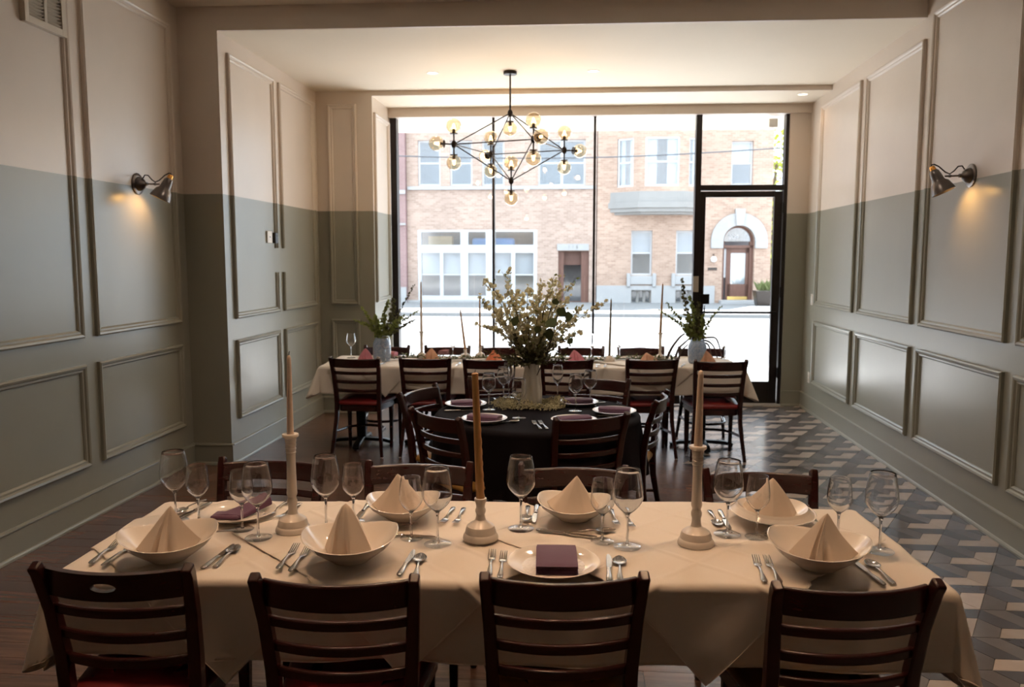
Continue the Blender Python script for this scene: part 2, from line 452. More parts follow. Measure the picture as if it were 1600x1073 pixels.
struct('ceiling_recess', MB().prism([(XM - .1, yw(XM) + .02), (XR + .1, yw(XR) + .02), (XR + .1, yb(XR)), (XM - .1, yb(XM))], ZB, ROOF), 'ceiling_paint', 'bright cream ceiling over the far table, carrying the chandelier', 'ceiling', smooth=False)
struct('ceiling_window', MB().prism([(XV - .1, yb(XV) + .02), (XR + .1, yb(XR) + .02), (XR + .1, yg(XR) + .25), (XV - .1, yg(XV) + .25)], ZS, ROOF), 'ceiling_paint', 'narrow strip of cream ceiling just inside the shop window', 'ceiling', smooth=False)
struct('beam_front', MB().prism([(XM, yw(XM)), (XR + .05, yw(XR)), (XR + .05, yw(XR) + .02), (XM, yw(XM) + .02)], ZB, ZC + .1), 'wall_paint', 'wide beige ceiling beam face above the round table', 'beam', smooth=False)
struct('beam_window', MB().prism([(XV, yb(XV)), (XR + .05, yb(XR)), (XR + .05, yb(XR) + .02), (XV, yb(XV) + .02)], ZS, ZB + .1), 'wall_paint', 'shallow beige step in the ceiling above the far table', 'beam', smooth=False)
struct('lintel_window', MB().prism([(XV - .05, yg(XV) - .03), (XR + .05, yg(XR) - .03), (XR + .05, yg(XR) + .24), (XV - .05, yg(XV) + .24)], ZH, ZS + .1), 'wall_paint', 'beige lintel across the top of the shop window', 'beam', smooth=False)

# ---- moulded picture frames on the walls
PROF = [(0, 0), (0, .020), (.010, .028), (.022, .024), (.030, .014), (.042, .014), (.050, .006), (.052, 0)]
def frame_seg(mb, P, u0, u1, z0, z1, side, a=None, b=None):
    """one side of a frame; P(u, z, h) -> world.  a, b: square-cut range along the side instead of mitres"""
    ra, rb = [], []
    for d, h in PROF:
        if side == 'l':  A, B = (u0 + d, z0 + d), (u0 + d, z1 - d)
        if side == 'r':  A, B = (u1 - d, z0 + d), (u1 - d, z1 - d)
        if side == 'b':  A, B = (u0 + d, z0 + d), (u1 - d, z0 + d)
        if side == 't':  A, B = (u0 + d, z1 - d), (u1 - d, z1 - d)
        if a is not None: A = (A[0], a)
        if b is not None: B = (B[0], b)
        ra.append(P(*A, h)); rb.append(P(*B, h))
    mb.rings([ra, rb])
def panel(wall, P, u0, u1, z0, z1, gap=None):
    u0, u1 = min(u0, u1), max(u0, u1)
    mb = MB()
    for s in 'lbt': frame_seg(mb, P, u0, u1, z0, z1, s)
    if gap:
        frame_seg(mb, P, u0, u1, z0, z1, gap[0] if gap[0] == 'r' else 'r', None, gap[1] if gap[0] == 'r' else None)
        if gap[0] == 'r': frame_seg(mb, P, u0, u1, z0, z1, 'r', gap[2], None)
    else: frame_seg(mb, P, u0, u1, z0, z1, 'r')
    return mb.build('panel_moulding', 'wall_paint', wall, angle=25)
def panel_lgap(wall, P, u0, u1, z0, z1, g0, g1):
    mb = MB()
    for s in 'rbt': frame_seg(mb, P, u0, u1, z0, z1, s)
    frame_seg(mb, P, u0, u1, z0, z1, 'l', None, g0); frame_seg(mb, P, u0, u1, z0, z1, 'l', g1, None)
    return mb.build('panel_moulding', 'wall_paint', wall, angle=25)
PR = lambda u, z, h: (XR - h, u, z)
PL_ = lambda u, z, h: (XL + h, u, z)
PM = lambda u, z, h: (XM + h, u, z)
PV = lambda u, z, h: (XV + h, u, z)
PB = lambda u, z, h: (u, yb(u) - h, z)
for (y0, y1) in ((7.731, 8.966), (6.362, 7.591)): panel(wr, PR, y0, y1, 1.188, 3.294)
for (y0, y1) in ((4.975, 6.217), (3.60, 4.843), (2.25, 3.46), (0.9, 2.1)): panel(wr, PR, y0, y1, 1.188, 3.441)
for (y0, y1) in ((7.731, 8.966), (6.362, 7.591), (4.975, 6.217), (3.60, 4.843), (2.25, 3.46), (0.9, 2.1)): panel(wr, PR, y0, y1, .324, 1.016)
for (y0, y1) in ((4.972, 6.081), (3.60, 4.835), (2.25, 3.46), (0.9, 2.1)):
    panel(wl, PL_, y0, y1, 1.180, 3.465); panel(wl, PL_, y0, y1, .348, 1.010)
panel(wl, PM, 6.378, 7.331, 1.191, 3.317, ('r', 1.56, 1.785))
panel_lgap(wl, PM, 7.456, 8.410, 1.191, 3.317, 1.56, 1.785)
panel(wl, PM, 6.378, 7.331, .357, 1.016); panel(wl, PM, 7.456, 8.410, .357, 1.016)
panel(wl, PB, -2.744, -2.435, 1.193, 3.316); panel(wl, PB, -2.744, -2.435, .35, 1.032)
panel(wl, PV, 8.60, 9.24, 1.215, 3.237); panel(wl, PV, 8.60, 9.24, .35, 1.032)

# ---- baseboards: a flat board with a small cap and a quarter-round shoe
def baseboard(name, p0, p1, n, label):
    p0, p1, n = Vector((*p0, 0)), Vector((*p1, 0)), Vector((*n, 0))
    prof = [(0, 0), (.026, 0), (.026, .012), (.020, .022), (.014, .026), (.014, .160), (.022, .166), (.020, .174), (.008, .179), (0, .179)]
    rs = [[p + n * d + Vector((0, 0, z)) for d, z in prof] for p in (p0, p1)]
    return struct(name, MB().rings(rs), 'wall_paint', label, 'baseboard', angle=25)
baseboard('baseboard_left', (XL, BACK), (XL, yw(XL)), (1, 0), 'sage baseboard along the near left wall')
baseboard('baseboard_wing', (XL, yw(XL)), (XM + .014, yw(XM)), (0, -1), 'short sage baseboard on the wing wall facing the room')
baseboard('baseboard_recess', (XM, yw(XM)), (XM, yb(XM)), (1, 0), 'sage baseboard along the left wall of the recess')
baseboard('baseboard_alcove', (XM, yb(XM)), (XV + .014, yb(XV)), (0, -1), 'sage baseboard under the narrow panel left of the window')
baseboard('baseboard_reveal', (XV, yb(XV)), (XV, yg(XV)), (1, 0), 'sage baseboard in the left window reveal')
baseboard('baseboard_right', (XR, BACK), (XR, yg(XR)), (-1, 0), 'sage baseboard along the whole right wall')
baseboard('baseboard_door', (RS, yg(RS)), (XR, yg(XR)), (0, -1), 'short sage baseboard right of the glass door')

# ---- floor: dark planks across the room, hexagon-lattice tile pieces along the right wall
fl = struct('floor', MB().prism([(-3.9, BACK), (3.1, BACK), (3.1, yg(3.1) + .02), (-3.9, yg(-3.9) + .02)], -0.2, -0.006), 'floor_sub', 'floor of dark wood planks meeting patterned tiles along the right wall', 'floor', smooth=False)
TX = 0.90
plank_mats = {}
pw = 0.128
y = BACK + .02
row = 0
stuffp = MB()
while y < yg(0) - .02:
    x = XL - .02 - random.random() * 1.1
    while x < TX + .1:
        ln = 1.22
        xa, xb = max(x, XL + .002), min(x + ln - .002, TX + .10)
        yt = min(y + pw - .0025, yg(xa) + .01)
        if xb > xa + .02 and yt > y + .01:
            if y > 1.35:
                MB().box(xa, xb, y, yt, -0.006, random.uniform(-0.0012, -0.0004)).build('plank', 'floor_wood', fl, smooth=False)
            else: stuffp.box(xa, xb, y, yt, -0.006, -0.001)
        x += ln
    y += pw; row += 1
tag(stuffp.build('planking', 'floor_wood', fl, smooth=False), kind='stuff')
TA, TR = 0.1155, 0.10                          # triangle edge, row height
TO = (2.262, 4.513)
TILES = [('tile_cream', [(0,0),(1,2),(0,2),(-.5,1)]), ('tile_cream', [(-1.5,1),(-.5,1),(0,0),(-2,0)]),
         ('tile_dark', [(-2,0),(0,0),(-.5,-1),(-1.5,-1)]), ('tile_dark', [(0,0),(-.5,-1),(0,-2),(1,-2)]),
         ('tile_grey', [(0,0),(1,-2),(1.5,-1),(1,0)]), ('tile_grey', [(0,0),(1,0),(1.5,1),(1,2)])]
def clip(poly, ax, lim, keep_less):
    out = []
    for i in range(len(poly)):
        a, b = poly[i], poly[(i + 1) % len(poly)]
        ina = (a[ax] <= lim) == keep_less or a[ax] == lim; inb = (b[ax] <= lim) == keep_less or b[ax] == lim
        if ina: out.append(a)
        if ina != inb:
            t = (lim - a[ax]) / (b[ax] - a[ax]); out.append((a[0] + (b[0] - a[0]) * t, a[1] + (b[1] - a[1]) * t))
    return out
tl = []
for i in range(-60, 60):
    for j in range(-60, 60):
        ox, oy = (i - j) * 1.5, (i + j) * 3
        for mname, poly in TILES:
            p = [(TO[0] + (ox + a) * TA, TO[1] + (oy + b) * TR) for a, b in poly]
            cx = sum(q[0] for q in p) / 4; cy = sum(q[1] for q in p) / 4
            if cx < TX or cx > XR + .1 or cy < BACK + .2 or cy > yg(cx) + .1: continue
            # shrink for the joint
            q = [(cx + (a - cx) * .975, cy + (b - cy) * .975) for a, b in p]
            q = clip(q, 0, XR - .004, True)
            if len(q) > 2: q = clip(q, 1, yg(1.7) - .0, True)
            if len(q) < 3: continue
            d = Vector((cx, cy, -EYE)); z = d.dot(_FW)
            big = 0.0
            if z > .3:
                u = 800 + FPX * d.dot(_RT) / z; v = 536.5 - FPX * d.dot(_UP) / z
                if -20 < u < 1620 and -20 < v < 1090: big = 1.0 / z
                if v > 690 and u < 1270: big *= .2          # under the chairs and tables
            tl.append((big, mname, q))
tl.sort(key=lambda t: -t[0])
rest = {}
for k, (big, mname, q) in enumerate(tl):
    if k < 297:
        MB().prism(q, -0.006, random.uniform(.0003, .0010)).build('tile', mname, fl, smooth=False)
    else: rest.setdefault(mname, MB()).prism(q, -0.006, .0008)
for mname, mb in rest.items(): tag(mb.build('tiling', mname, fl, smooth=False), kind='stuff')

# ---- shop window and glass door
GY = 0.03                                       # glazing plane behind the wall face
def gp(x, y, z): return (x, yg(x) + y, z)
def gbox(mb, x0, x1, y0, y1, z0, z1):
    vs = [gp(x0,y0,z0), gp(x1,y0,z0), gp(x1,y1,z0), gp(x0,y1,z0), gp(x0,y0,z1), gp(x1,y0,z1), gp(x1,y1,z1), gp(x0,y1,z1)]
    return mb.add(vs, [(3,2,1,0),(4,5,6,7),(0,1,5,4),(1,2,6,5),(2,3,7,6),(3,0,4,7)])
def window(name, label, bars, panes):
    t = thing(name, label, 'window', kind='structure')
    for b in bars: gbox(MB(), *b).build('window_frame', 'dark_bronze', t, bevel=.003)
    for p in panes: gbox(MB(), p[0], p[1], .085, .093, p[2], p[3]).build('pane', 'window_glass', t, smooth=False)
    return t
wx = [-2.245, -2.185, -1.080, -1.054, .084, .111, 1.235, 1.300]
window('window_1', 'wide shop window of three tall panes between thin dark mullions', [
    (XV + .005, wx[1], .02, .14, 0, ZH), (wx[2], wx[3], .05, .13, .10, ZH), (wx[4], wx[5], .05, .13, .10, ZH),
    (wx[1], wx[6], .03, .14, 0, .10)],
    [(wx[1], wx[2], .10, ZH), (wx[3], wx[4], .10, ZH), (wx[5], wx[6], .10, ZH)])
window('window_2', 'transom window above the glass door', [
    (wx[6], wx[7], .02, .14, 0, ZH), (2.225, 2.262, .02, .14, 0, ZH), (wx[7], 2.225, .03, .14, 2.46, 2.52)],
    [(wx[7], 2.225, 2.52, ZH)])
dr = thing('door_1', 'glazed street door in a dark metal frame', 'door', kind='structure')
gbox(MB(), 1.304, 1.362, .05, .11, .02, 2.45).build('stile', 'dark_bronze', dr, bevel=.003)
gbox(MB(), 2.130, 2.218, .05, .11, .02, 2.45).build('stile', 'dark_bronze', dr, bevel=.003)
gbox(MB(), 1.362, 2.130, .05, .11, 2.385, 2.45).build('rail', 'dark_bronze', dr, bevel=.003)
gbox(MB(), 1.362, 2.130, .05, .11, .02, .27).build('rail', 'dark_bronze', dr, bevel=.003)
gbox(MB(), 1.362, 2.130, .075, .083, .27, 2.385).build('pane', 'window_glass', dr, smooth=False)
MB().tube([gp(1.32, .02, 1.075), gp(2.18, .02, 1.075)], .014, 8).build('push_bar', 'black_iron', dr)
gbox(MB(), 1.318, 1.425, .015, .05, 1.17, 1.285).build('lock_case', 'black_iron', dr, bevel=.004)
MB().tube([gp(1.37, .0, 1.15), gp(1.365, -.02, 1.13), gp(1.365, -.02, 1.06), gp(1.37, .01, 1.04)], .008, 8).build('handle', 'black_iron', dr)
gbox(MB(), 1.236, 1.298, .010, .02, 1.31, 1.49).build('notice', 'paper', dr, bevel=.001)
for z in (.32, 1.25, 2.2): gbox(MB(), 2.214, 2.230, .0, .05, z, z + .12).build('hinge', 'black_iron', dr, bevel=.002)
cl = gbox(MB(), 2.06, 2.16, .14, .22, 3.17, 3.27)
tag(cl.build('security_camera', 'white_plastic', bevel=.01), 'small white box fixed under the soffit outside the transom window', 'camera')
struct('door_sill', gbox(MB(), wx[6], RS, .0, .22, -.004, .018), 'concrete', 'pale threshold below the street door', 'threshold', smooth=False)

# ================================================================== the street outside
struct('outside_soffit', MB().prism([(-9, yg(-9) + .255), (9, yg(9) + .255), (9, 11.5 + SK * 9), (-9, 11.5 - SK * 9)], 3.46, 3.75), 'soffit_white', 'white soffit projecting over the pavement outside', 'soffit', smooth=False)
struct('outside_wall', MB().box(-12, -4.0, 9.3, 9.6, -.3, ROOF).box(3.2, 12, 9.5, 9.8, -.3, ROOF), 'concrete', 'shopfront walls beyond the room on either side', 'wall', smooth=False)
struct('sidewalk_near', MB().box(-30, 30, 9.4, 13.2, -.3, -.03), 'concrete', 'pale pavement outside the shop window', 'pavement', smooth=False)
struct('road', MB().box(-60, 60, 13.2, 25.9, -.45, -.15), 'asphalt', 'sunlit pale street', 'road', smooth=False)
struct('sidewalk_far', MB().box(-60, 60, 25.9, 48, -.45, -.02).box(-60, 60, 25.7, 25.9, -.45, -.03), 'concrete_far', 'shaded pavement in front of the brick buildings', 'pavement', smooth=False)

FY = 32.0
FA = math.atan(SK)
def fxz(u, v):
    p = at_y(u, v, FY); d = p - Vector((0, FY, 0))
    return d.x * math.cos(FA) + d.y * math.sin(FA), p.z
def frect(u0, v0, u1, v1):
    x0, z1 = fxz(u0, (v0 + v1) / 2)[0], fxz((u0 + u1) / 2, v0)[1]
    x1, z0 = fxz(u1, (v0 + v1) / 2)[0], fxz((u0 + u1) / 2, v1)[1]
    return x0, x1, z0, z1
def wall_holes(x0, x1, z0, z1, holes, y0, y1):
    mb = MB()
    xs = sorted({x0, x1, *[h[0] for h in holes], *[h[1] for h in holes]}); zs = sorted({z0, z1, *[h[2] for h in holes], *[h[3] for h in holes]})
    xs = [x for x in xs if x0 <= x <= x1]; zs = [z for z in zs if z0 <= z <= z1]
    for i in range(len(xs) - 1):
        for j in range(len(zs) - 1):
            cx, cz = (xs[i] + xs[i + 1]) / 2, (zs[j] + zs[j + 1]) / 2
            if any(h[0] < cx < h[1] and h[2] < cz < h[3] for h in holes): continue
            mb.box(xs[i], xs[i + 1], y0, y1, zs[j], zs[j + 1])
    return mb
def sash(parent, rect, y, split=0.5, blind=False, fw=.07, mat='frame_white', mull=None, cols=1):
    x0, x1, z0, z1 = rect
    mb = MB()
    mb.box(x0, x0 + fw, y, y + .10, z0, z1).box(x1 - fw, x1, y, y + .10, z0, z1).box(x0 + fw, x1 - fw, y, y + .10, z0, z0 + fw).box(x0 + fw, x1 - fw, y, y + .10, z1 - fw, z1)
    if split: zm = z0 + (z1 - z0) * split; mb.box(x0 + fw, x1 - fw, y + .02, y + .09, zm - .03, zm + .03)
    for k in range(1, cols):
        xm = x0 + (x1 - x0) * k / cols; mb.box(xm - .05, xm + .05, y + .01, y + .10, z0 + fw, z1 - fw)
    w = mb.build('window', mat, parent, smooth=False)
    zz = [z0 + fw, z1 - fw] if not split else [z0 + fw, z0 + (z1 - z0) * split - .03, z0 + (z1 - z0) * split + .03, z1 - fw]
    for a in range(0, len(zz), 2):
        for k in range(cols):
            xa = x0 + (x1 - x0) * k / cols + (fw if k == 0 else .05); xb = x0 + (x1 - x0) * (k + 1) / cols - (fw if k == cols - 1 else .05)
            MB().box(xa, xb, y + .05, y + .06, zz[a], zz[a + 1]).build('pane', 'far_pane', w, smooth=False)
    if blind:
        MB().box(x0 + fw, x1 - fw, y + .10, y + .12, z0 + (z1 - z0) * blind, z1 - fw).build('blind', 'blind_white', w, smooth=False)
    return w
# --- tan brick building with white framed storefront
b1 = thing('brick_building', 'tan brick building with a white framed storefront across the street', 'building', (0, FY, 0), FA)
XB0, XB1 = fxz(637, 400)[0], fxz(931, 400)[0]
ups = [frect(653, 219, 688, 290), frect(703, 219, 738, 290), frect(753, 219, 788, 290), frect(841, 218, 915, 290)]
store = frect(653, 359, 839, 469); dor = frect(872, 392, 920, 478)
TOPZ = 8.4
wall_holes(XB0, XB1, -.3, TOPZ, ups + [store, dor], 0, .35).build('wall', 'brick_tan', b1, smooth=False)
MB().box(XB0, XB1, 1.2, 1.4, -.3, TOPZ).build('backing', 'room_dark', b1, smooth=False)
for r in ups[:3]: sash(b1, r, .12)
sash(b1, ups[3], .12, cols=2)
x0, x1, z0, z1 = frect(637, 291, 931, 296); MB().box(x0, x1, -.10, .02, z0, z1).build('sill_band', 'stone_pale', b1, smooth=False)
x0, x1, z0, z1 = store
sf = MB(); 
cols = [fxz(u, 400)[0] for u in (653, 658.5, 687, 692.5, 719.5, 731.5, 759, 774, 798.5, 805, 833.5, 839)]
zr = [fxz(750, v)[1] for v in (469, 462, 395, 382.5, 362, 359)]
fy0, fy1 = .0, .14
for a, b in ((0, 1), (4, 5), (6, 7), (10, 11)): sf.box(cols[a], cols[b], fy0, fy1, zr[0], zr[5])
for a, b in ((2, 3), (8, 9)): sf.box(cols[a], cols[b], fy0 + .02, fy1, zr[1], zr[2])
for a, b in ((0, 1), (2, 3), (4, 5)): sf.box(cols[0], cols[11], fy0 + .01, fy1, zr[a], zr[b])
sfo = sf.build('storefront', 'frame_white', b1, smooth=False)
zmid = fxz(750, 429)[1]
for a, b in ((1, 2), (3, 4), (5, 6), (7, 8), (9, 10)):
    MB().box(cols[a], cols[b], .07, .08, zr[1], zr[2]).build('pane', 'far_pane', sfo, smooth=False)
    MB().box(cols[a], cols[b], .05, .10, zmid - .025, zmid + .025).build('rail', 'frame_white', sfo, smooth=False)
    MB().box(cols[a], cols[b], .20, .22, zmid, zr[2]).build('blind', 'blind_white', sfo, smooth=False)
for a, b in ((1, 4), (5, 6), (7, 10)): MB().box(cols[a], cols[b], .07, .08, zr[3], zr[4]).build('pane', 'far_pane', sfo, smooth=False)
MB().box(cols[5] + .1, cols[8] + .1, .5, .9, zr[3] - .1, zr[3] + .28).build('blue_sheet', 'tarp_blue', b1, bevel=.1)
MB().box(cols[1] + .2, cols[3] + .3, .5, .9, zr[3] - .1, zr[3] + .36).build('stacked_boxes', 'cardboard', b1, smooth=False)
x0, x1, z0, z1 = frect(637, 469, 862, 481); MB().box(x0, x1, -.14, .0, -.03, z1).build('plinth', 'stone_pale', b1, bevel=.01)
x0, x1, z0, z1 = dor
dd = MB(); dd.box(x0, x0 + .22, .12, .5, z0, z1).box(x1 - .30, x1, .12, .5, z0, z1).box(x0 + .22, x1 - .30, .4, .5, z1 - .55, z1).box(x0 + .22, x1 - .3, .4, .5, z0, z0 + .18)
do = dd.build('door', 'door_wood', b1, smooth=False)
MB().box(x0 + .22, x1 - .30, .44, .46, z0 + .18, z1 - .55).build('pane', 'far_pane', do, smooth=False)
x0, x1, z0, z1 = frect(870.5, 381, 920, 391); MB().box(x0, x1, -.08, .03, z0, z1).build('sign', 'stone_pale', b1, smooth=False)
def text(s, size, mat, parent, loc, name='lettering'):
    c = bpy.data.curves.new(name, 'FONT'); c.body = s; c.size = size; c.extrude = .005; c.align_x = 'CENTER'; c.align_y = 'CENTER'; c.materials.append(MATS[mat])
    tmp = bpy.data.objects.new('tmp', c); COL.objects.link(tmp)
    me = bpy.data.meshes.new_from_object(tmp); bpy.data.objects.remove(tmp); bpy.data.curves.remove(c)
    o = bpy.data.objects.new(name, me); COL.objects.link(o); o.parent = parent; o.location = loc; o.rotation_euler = (PI / 2, 0, 0); return o
text('1 1 6', .20, 'stone_grey', b1, ((x0 + x1) / 2, -.086, (z0 + z1) / 2))
# --- pink brick neighbour on the left
b0 = thing('pink_building', 'edge of a pinkish brick building left of the tan one', 'building', (0, FY, 0), FA)
x0 = XB0 - 12.0
MB().box(x0, XB0 - .01, -.25, .4, -.3, TOPZ + .4).build('wall', 'brick_pink', b0, smooth=False)
for v0, v1 in ((298, 304), (349, 352)):
    a, b_, z0, z1 = frect(560, v0, 637, v1); MB().box(x0, XB0 - .01, -.32, -.24, z0, z1).build('stone_band', 'stone_pale', b0, smooth=False)
a, b_, z0, z1 = frect(560, 448, 637, 478); MB().box(x0, XB0 - .01, -.40, -.24, -.03, z1).build('plinth', 'stone_pale', b0, smooth=False)
# --- orange brick house with bay window and arched doorway
b2 = thing('bay_house', 'orange brick house with a bay window and an arched stone doorway', 'building', (0, FY, 0), FA)
XH0, XH1 = fxz(932, 400)[0] + .01, fxz(1204, 400)[0]
lows = [frect(986, 360, 1019, 430), frect(1056, 360, 1089, 430)]
bas = [frect(986, 453, 1017, 474), frect(1055, 453, 1088, 474)]
upr = frect(1143, 220, 1177, 289)
arc = frect(1128.5, 352, 1178, 478)
wall_holes(XH0, XH1, -.3, TOPZ + .6, lows + bas + [upr, arc], 0, .4).build('wall', 'brick_orange', b2, smooth=False)
MB().box(XH0, XH1, 1.4, 1.6, -.3, TOPZ).build('backing', 'room_dark', b2, smooth=False)
for r in lows: sash(b2, r, .15, blind=.48)
sash(b2, upr, .15, blind=.5)
for r in bas: sash(b2, r, .15, split=0, cols=3, mat='stone_grey', fw=.05)
for r in lows:
    MB().box(r[0] - .12, r[1] + .12, -.10, .0, r[2] - .36, r[2] - .02).build('window_sill', 'stone_pale', b2, bevel=.02)
    MB().box(r[0] - .16, r[0] - .02, -.14, .0, r[2] - .45, r[2] + .08).build('bracket', 'stone_pale', b2, bevel=.02)
    MB().box(r[1] + .02, r[1] + .16, -.14, .0, r[2] - .45, r[2] + .08).build('bracket', 'stone_pale', b2, bevel=.02)
zb = fxz(960, 446)[1]
wall_holes(XH0, arc[0] - .28, -.03, zb, bas, -.06, .0).build('plinth', 'stone_pale', b2, smooth=False)
MB().box(arc[1] + .28, XH1, -.06, 0, -.03, zb).build('plinth', 'stone_pale', b2, smooth=False)
# bay
bx0, bx1 = fxz(955, 260)[0], fxz(1100, 260)[0]; bz0, bz1 = fxz(1010, 301)[1], TOPZ + .6
cx0, cx1 = fxz(997, 260)[0], fxz(1066, 260)[0]
bay = [(bx0, 0), (cx0, -.75), (cx1, -.75), (bx1, 0)]
wz0, wz1 = fxz(1030, 293)[1], fxz(1030, 218)[1]
mb = MB(); mb.prism(bay, bz0, wz0).prism(bay, wz1, bz1)
def lerp(a, b, t): return (a[0] + (b[0] - a[0]) * t, a[1] + (b[1] - a[1]) * t)
def inset(p): return (p[0] * .97 + (bx0 + bx1) / 2 * .03, p[1] + .18)
for a, b in ((0, 1), (1, 2), (2, 3)):
    A, B = bay[a], bay[b]
    e = .22 if a != 1 else .12
    for t0, t1 in ((0, e), (1 - e, 1)):
        p, q = lerp(A, B, t0), lerp(A, B, t1); mb.prism([p, q, inset(q), inset(p)], wz0, wz1)
mb.build('bay_wall', 'brick_orange', b2, smooth=False)
for a, b, e in ((0, 1, .22), (1, 2, .12), (2, 3, .22)):
    A, B = bay[a], bay[b]; p, q = lerp(A, B, e), lerp(A, B, 1 - e)
    d = Vector((q[0] - p[0], q[1] - p[1], 0)); ln = d.length; ang = math.atan2(d.y, d.x)
    M = Matrix.Translation((p[0], p[1], 0)) @ Matrix.Rotation(ang, 4, 'Z')
    w = MB(); y0 = .04
    w.box(0, .07, y0, y0 + .1, wz0, wz1, M).box(ln - .07, ln, y0, y0 + .1, wz0, wz1, M).box(.07, ln - .07, y0, y0 + .1, wz0, wz0 + .07, M).box(.07, ln - .07, y0, y0 + .1, wz1 - .07, wz1, M)
    zm = (wz0 + wz1) / 2; w.box(.07, ln - .07, y0 + .02, y0 + .09, zm - .03, zm + .03, M)
    wo = w.build('window', 'frame_white', b2, smooth=False)
    MB().box(.07, ln - .07, y0 + .04, y0 + .05, wz0 + .07, zm - .03, M).build('pane', 'far_pane', wo, smooth=False)
    MB().box(.07, ln - .07, y0 + .04, y0 + .05, zm + .03, wz1 - .07, M).build('pane', 'far_pane', wo, smooth=False)
    MB().box(.07, ln * .35, y0 + .14, y0 + .15, wz0 + .07, wz1 - .07, M).build('curtain', 'blind_white', wo, smooth=False)
    MB().box(ln * .65, ln - .07, y0 + .14, y0 + .15, wz0 + .07, wz1 - .07, M).build('curtain', 'blind_white', wo, smooth=False)
def grow(k, dy): return [(bx0 - k, .0), (cx0 - k * .6, -.75 - dy), (cx1 + k * .6, -.75 - dy), (bx1 + k, .0)]
vb = [fxz(1010, v)[1] for v in (332, 326, 317, 312, 301)]
mb = MB(); mb.prism(grow(-.15, -.12), vb[0] - .1, vb[0]); mb.prism(grow(.02, .02), vb[0], vb[1]); mb.prism(grow(.10, .10), vb[1], vb[2]); mb.prism(grow(.04, .04), vb[2], vb[3]); mb.prism(grow(.02, .02), vb[3], vb[4])
mb.build('bay_base', 'stone_grey', b2, smooth=False)
# arched doorway
ax = (arc[0] + arc[1]) / 2; ri = (arc[1] - arc[0]) / 2; zsp = arc[3] - ri
n = 16
def arcring(r0, r1, y0, y1, ax=ax, zc=zsp):
    rs = []
    for i in range(n + 1):
        t = PI * i / n; c, s = math.cos(t), math.sin(t)
        rs.append([(ax + r0 * c, y0, zc + r0 * s), (ax + r1 * c, y0, zc + r1 * s), (ax + r1 * c, y1, zc + r1 * s), (ax + r0 * c, y1, zc + r0 * s)])
    return MB().rings(rs)
ro = ri * 1.78
arcring(ri, ro, -.12, .02).build('stone_arch', 'stone_pale', b2)
# brick spandrel fill between the arc and the square opening
mb = MB()
for sgn in (-1, 1):
    pts = [(ax + sgn * ri, zsp)] + [(ax + sgn * ri * math.cos(t * PI / 16), zsp + ri * math.sin(t * PI / 16)) for t in range(1, 9)] + [(ax + sgn * ri, zsp + ri)]
    k = len(pts); vs = [(x, .02, z) for x, z in pts] + [(x, .4, z) for x, z in pts]
    mb.add(vs, [tuple(range(k)), tuple(range(2 * k - 1, k - 1, -1))] + [(i, k + i, k + (i + 1) % k, (i + 1) % k) for i in range(k)])
mb.build('spandrel', 'brick_orange', b2, smooth=False)
kx = .14; MB().add([(ax - kx, -.2, zsp + ri * .98), (ax + kx, -.2, zsp + ri * .98), (ax + kx * 1.35, -.2, zsp + ro * 1.14), (ax - kx * 1.35, -.2, zsp + ro * 1.14), (ax - kx, .02, zsp + ri * .98), (ax + kx, .02, zsp + ri * .98), (ax + kx * 1.35, .02, zsp + ro * 1.14), (ax - kx * 1.35, .02, zsp + ro * 1.14)],
   [(0,1,2,3),(7,6,5,4),(0,4,5,1),(1,5,6,2),(2,6,7,3),(3,7,4,0)]).build('keystone', 'stone_pale', b2, smooth=False)
for sgn in (-1, 1):
    a, b = sorted((ax + sgn * ri, ax + sgn * ro)); MB().box(a, b, -.14, .02, zsp - .28, zsp).build('impost', 'stone_pale', b2, bevel=.02)
dz = fxz(1150, 385)[1]; dy = .30
do = MB(); do.box(arc[0], arc[0] + .10, dy - .1, dy + .1, arc[2], zsp).box(arc[1] - .14, arc[1], dy - .1, dy + .1, arc[2], zsp).box(arc[0], arc[1], dy - .1, dy + .1, dz - .05, dz + .05)
xa, xb = arc[0] + .26, arc[1] - .14
do.box(xa - .06, xa + .12, dy, dy + .06, arc[2] + .12, dz - .05).box(xb - .12, xb, dy, dy + .06, arc[2] + .12, dz - .05).box(xa, xb, dy, dy + .06, dz - .25, dz - .05).box(xa, xb, dy, dy + .06, arc[2] + .12, arc[2] + .85)
dobj = do.build('door', 'door_wood', b2, smooth=False)
MB().box(xa + .12, xb - .12, dy + .02, dy + .03, arc[2] + .85, dz - .25).build('pane', 'far_pane', dobj, smooth=False)
MB().box(xa + .12, xb - .12, dy + .06, dy + .07, arc[2] + .85, dz - .25).build('curtain', 'blind_white', dobj, smooth=False)
MB().box(xa + .02, xb - .02, dy - .01, dy, arc[2] + .12, arc[2] + .36).build('kick_plate', 'gold_metal', dobj, smooth=False)
MB().box(arc[0] + .10, xa - .06, dy + .02, dy + .03, arc[2] + 1.1, dz - .1).build('side_light', 'frame_white', dobj, smooth=False)
arcring(ri * .86, ri, dy - .06, dy + .08, zc=zsp).build('fanlight_frame', 'door_wood', dobj)
mb = MB(); pts = [(ax + ri * .86 * math.cos(PI * t / 16), zsp + ri * .86 * math.sin(PI * t / 16)) for t in range(17)]
k = len(pts); mb.add([(x, dy, z) for x, z in pts] + [(x, dy + .01, z) for x, z in pts], [tuple(range(k)), tuple(range(2 * k - 1, k - 1, -1))] + [(i, k + i, k + (i + 1) % k, (i + 1) % k) for i in range(k)])
mb.build('fanlight', 'far_pane', dobj, smooth=False)
text('904', .26, 'frame_white', b2, (ax - .15, dy - .012, zsp + .16))
MB().box(arc[0] - .1, arc[1] + .1, -.45, .2, -.03, .10).build('door_step', 'stone_pale', b2, bevel=.01)
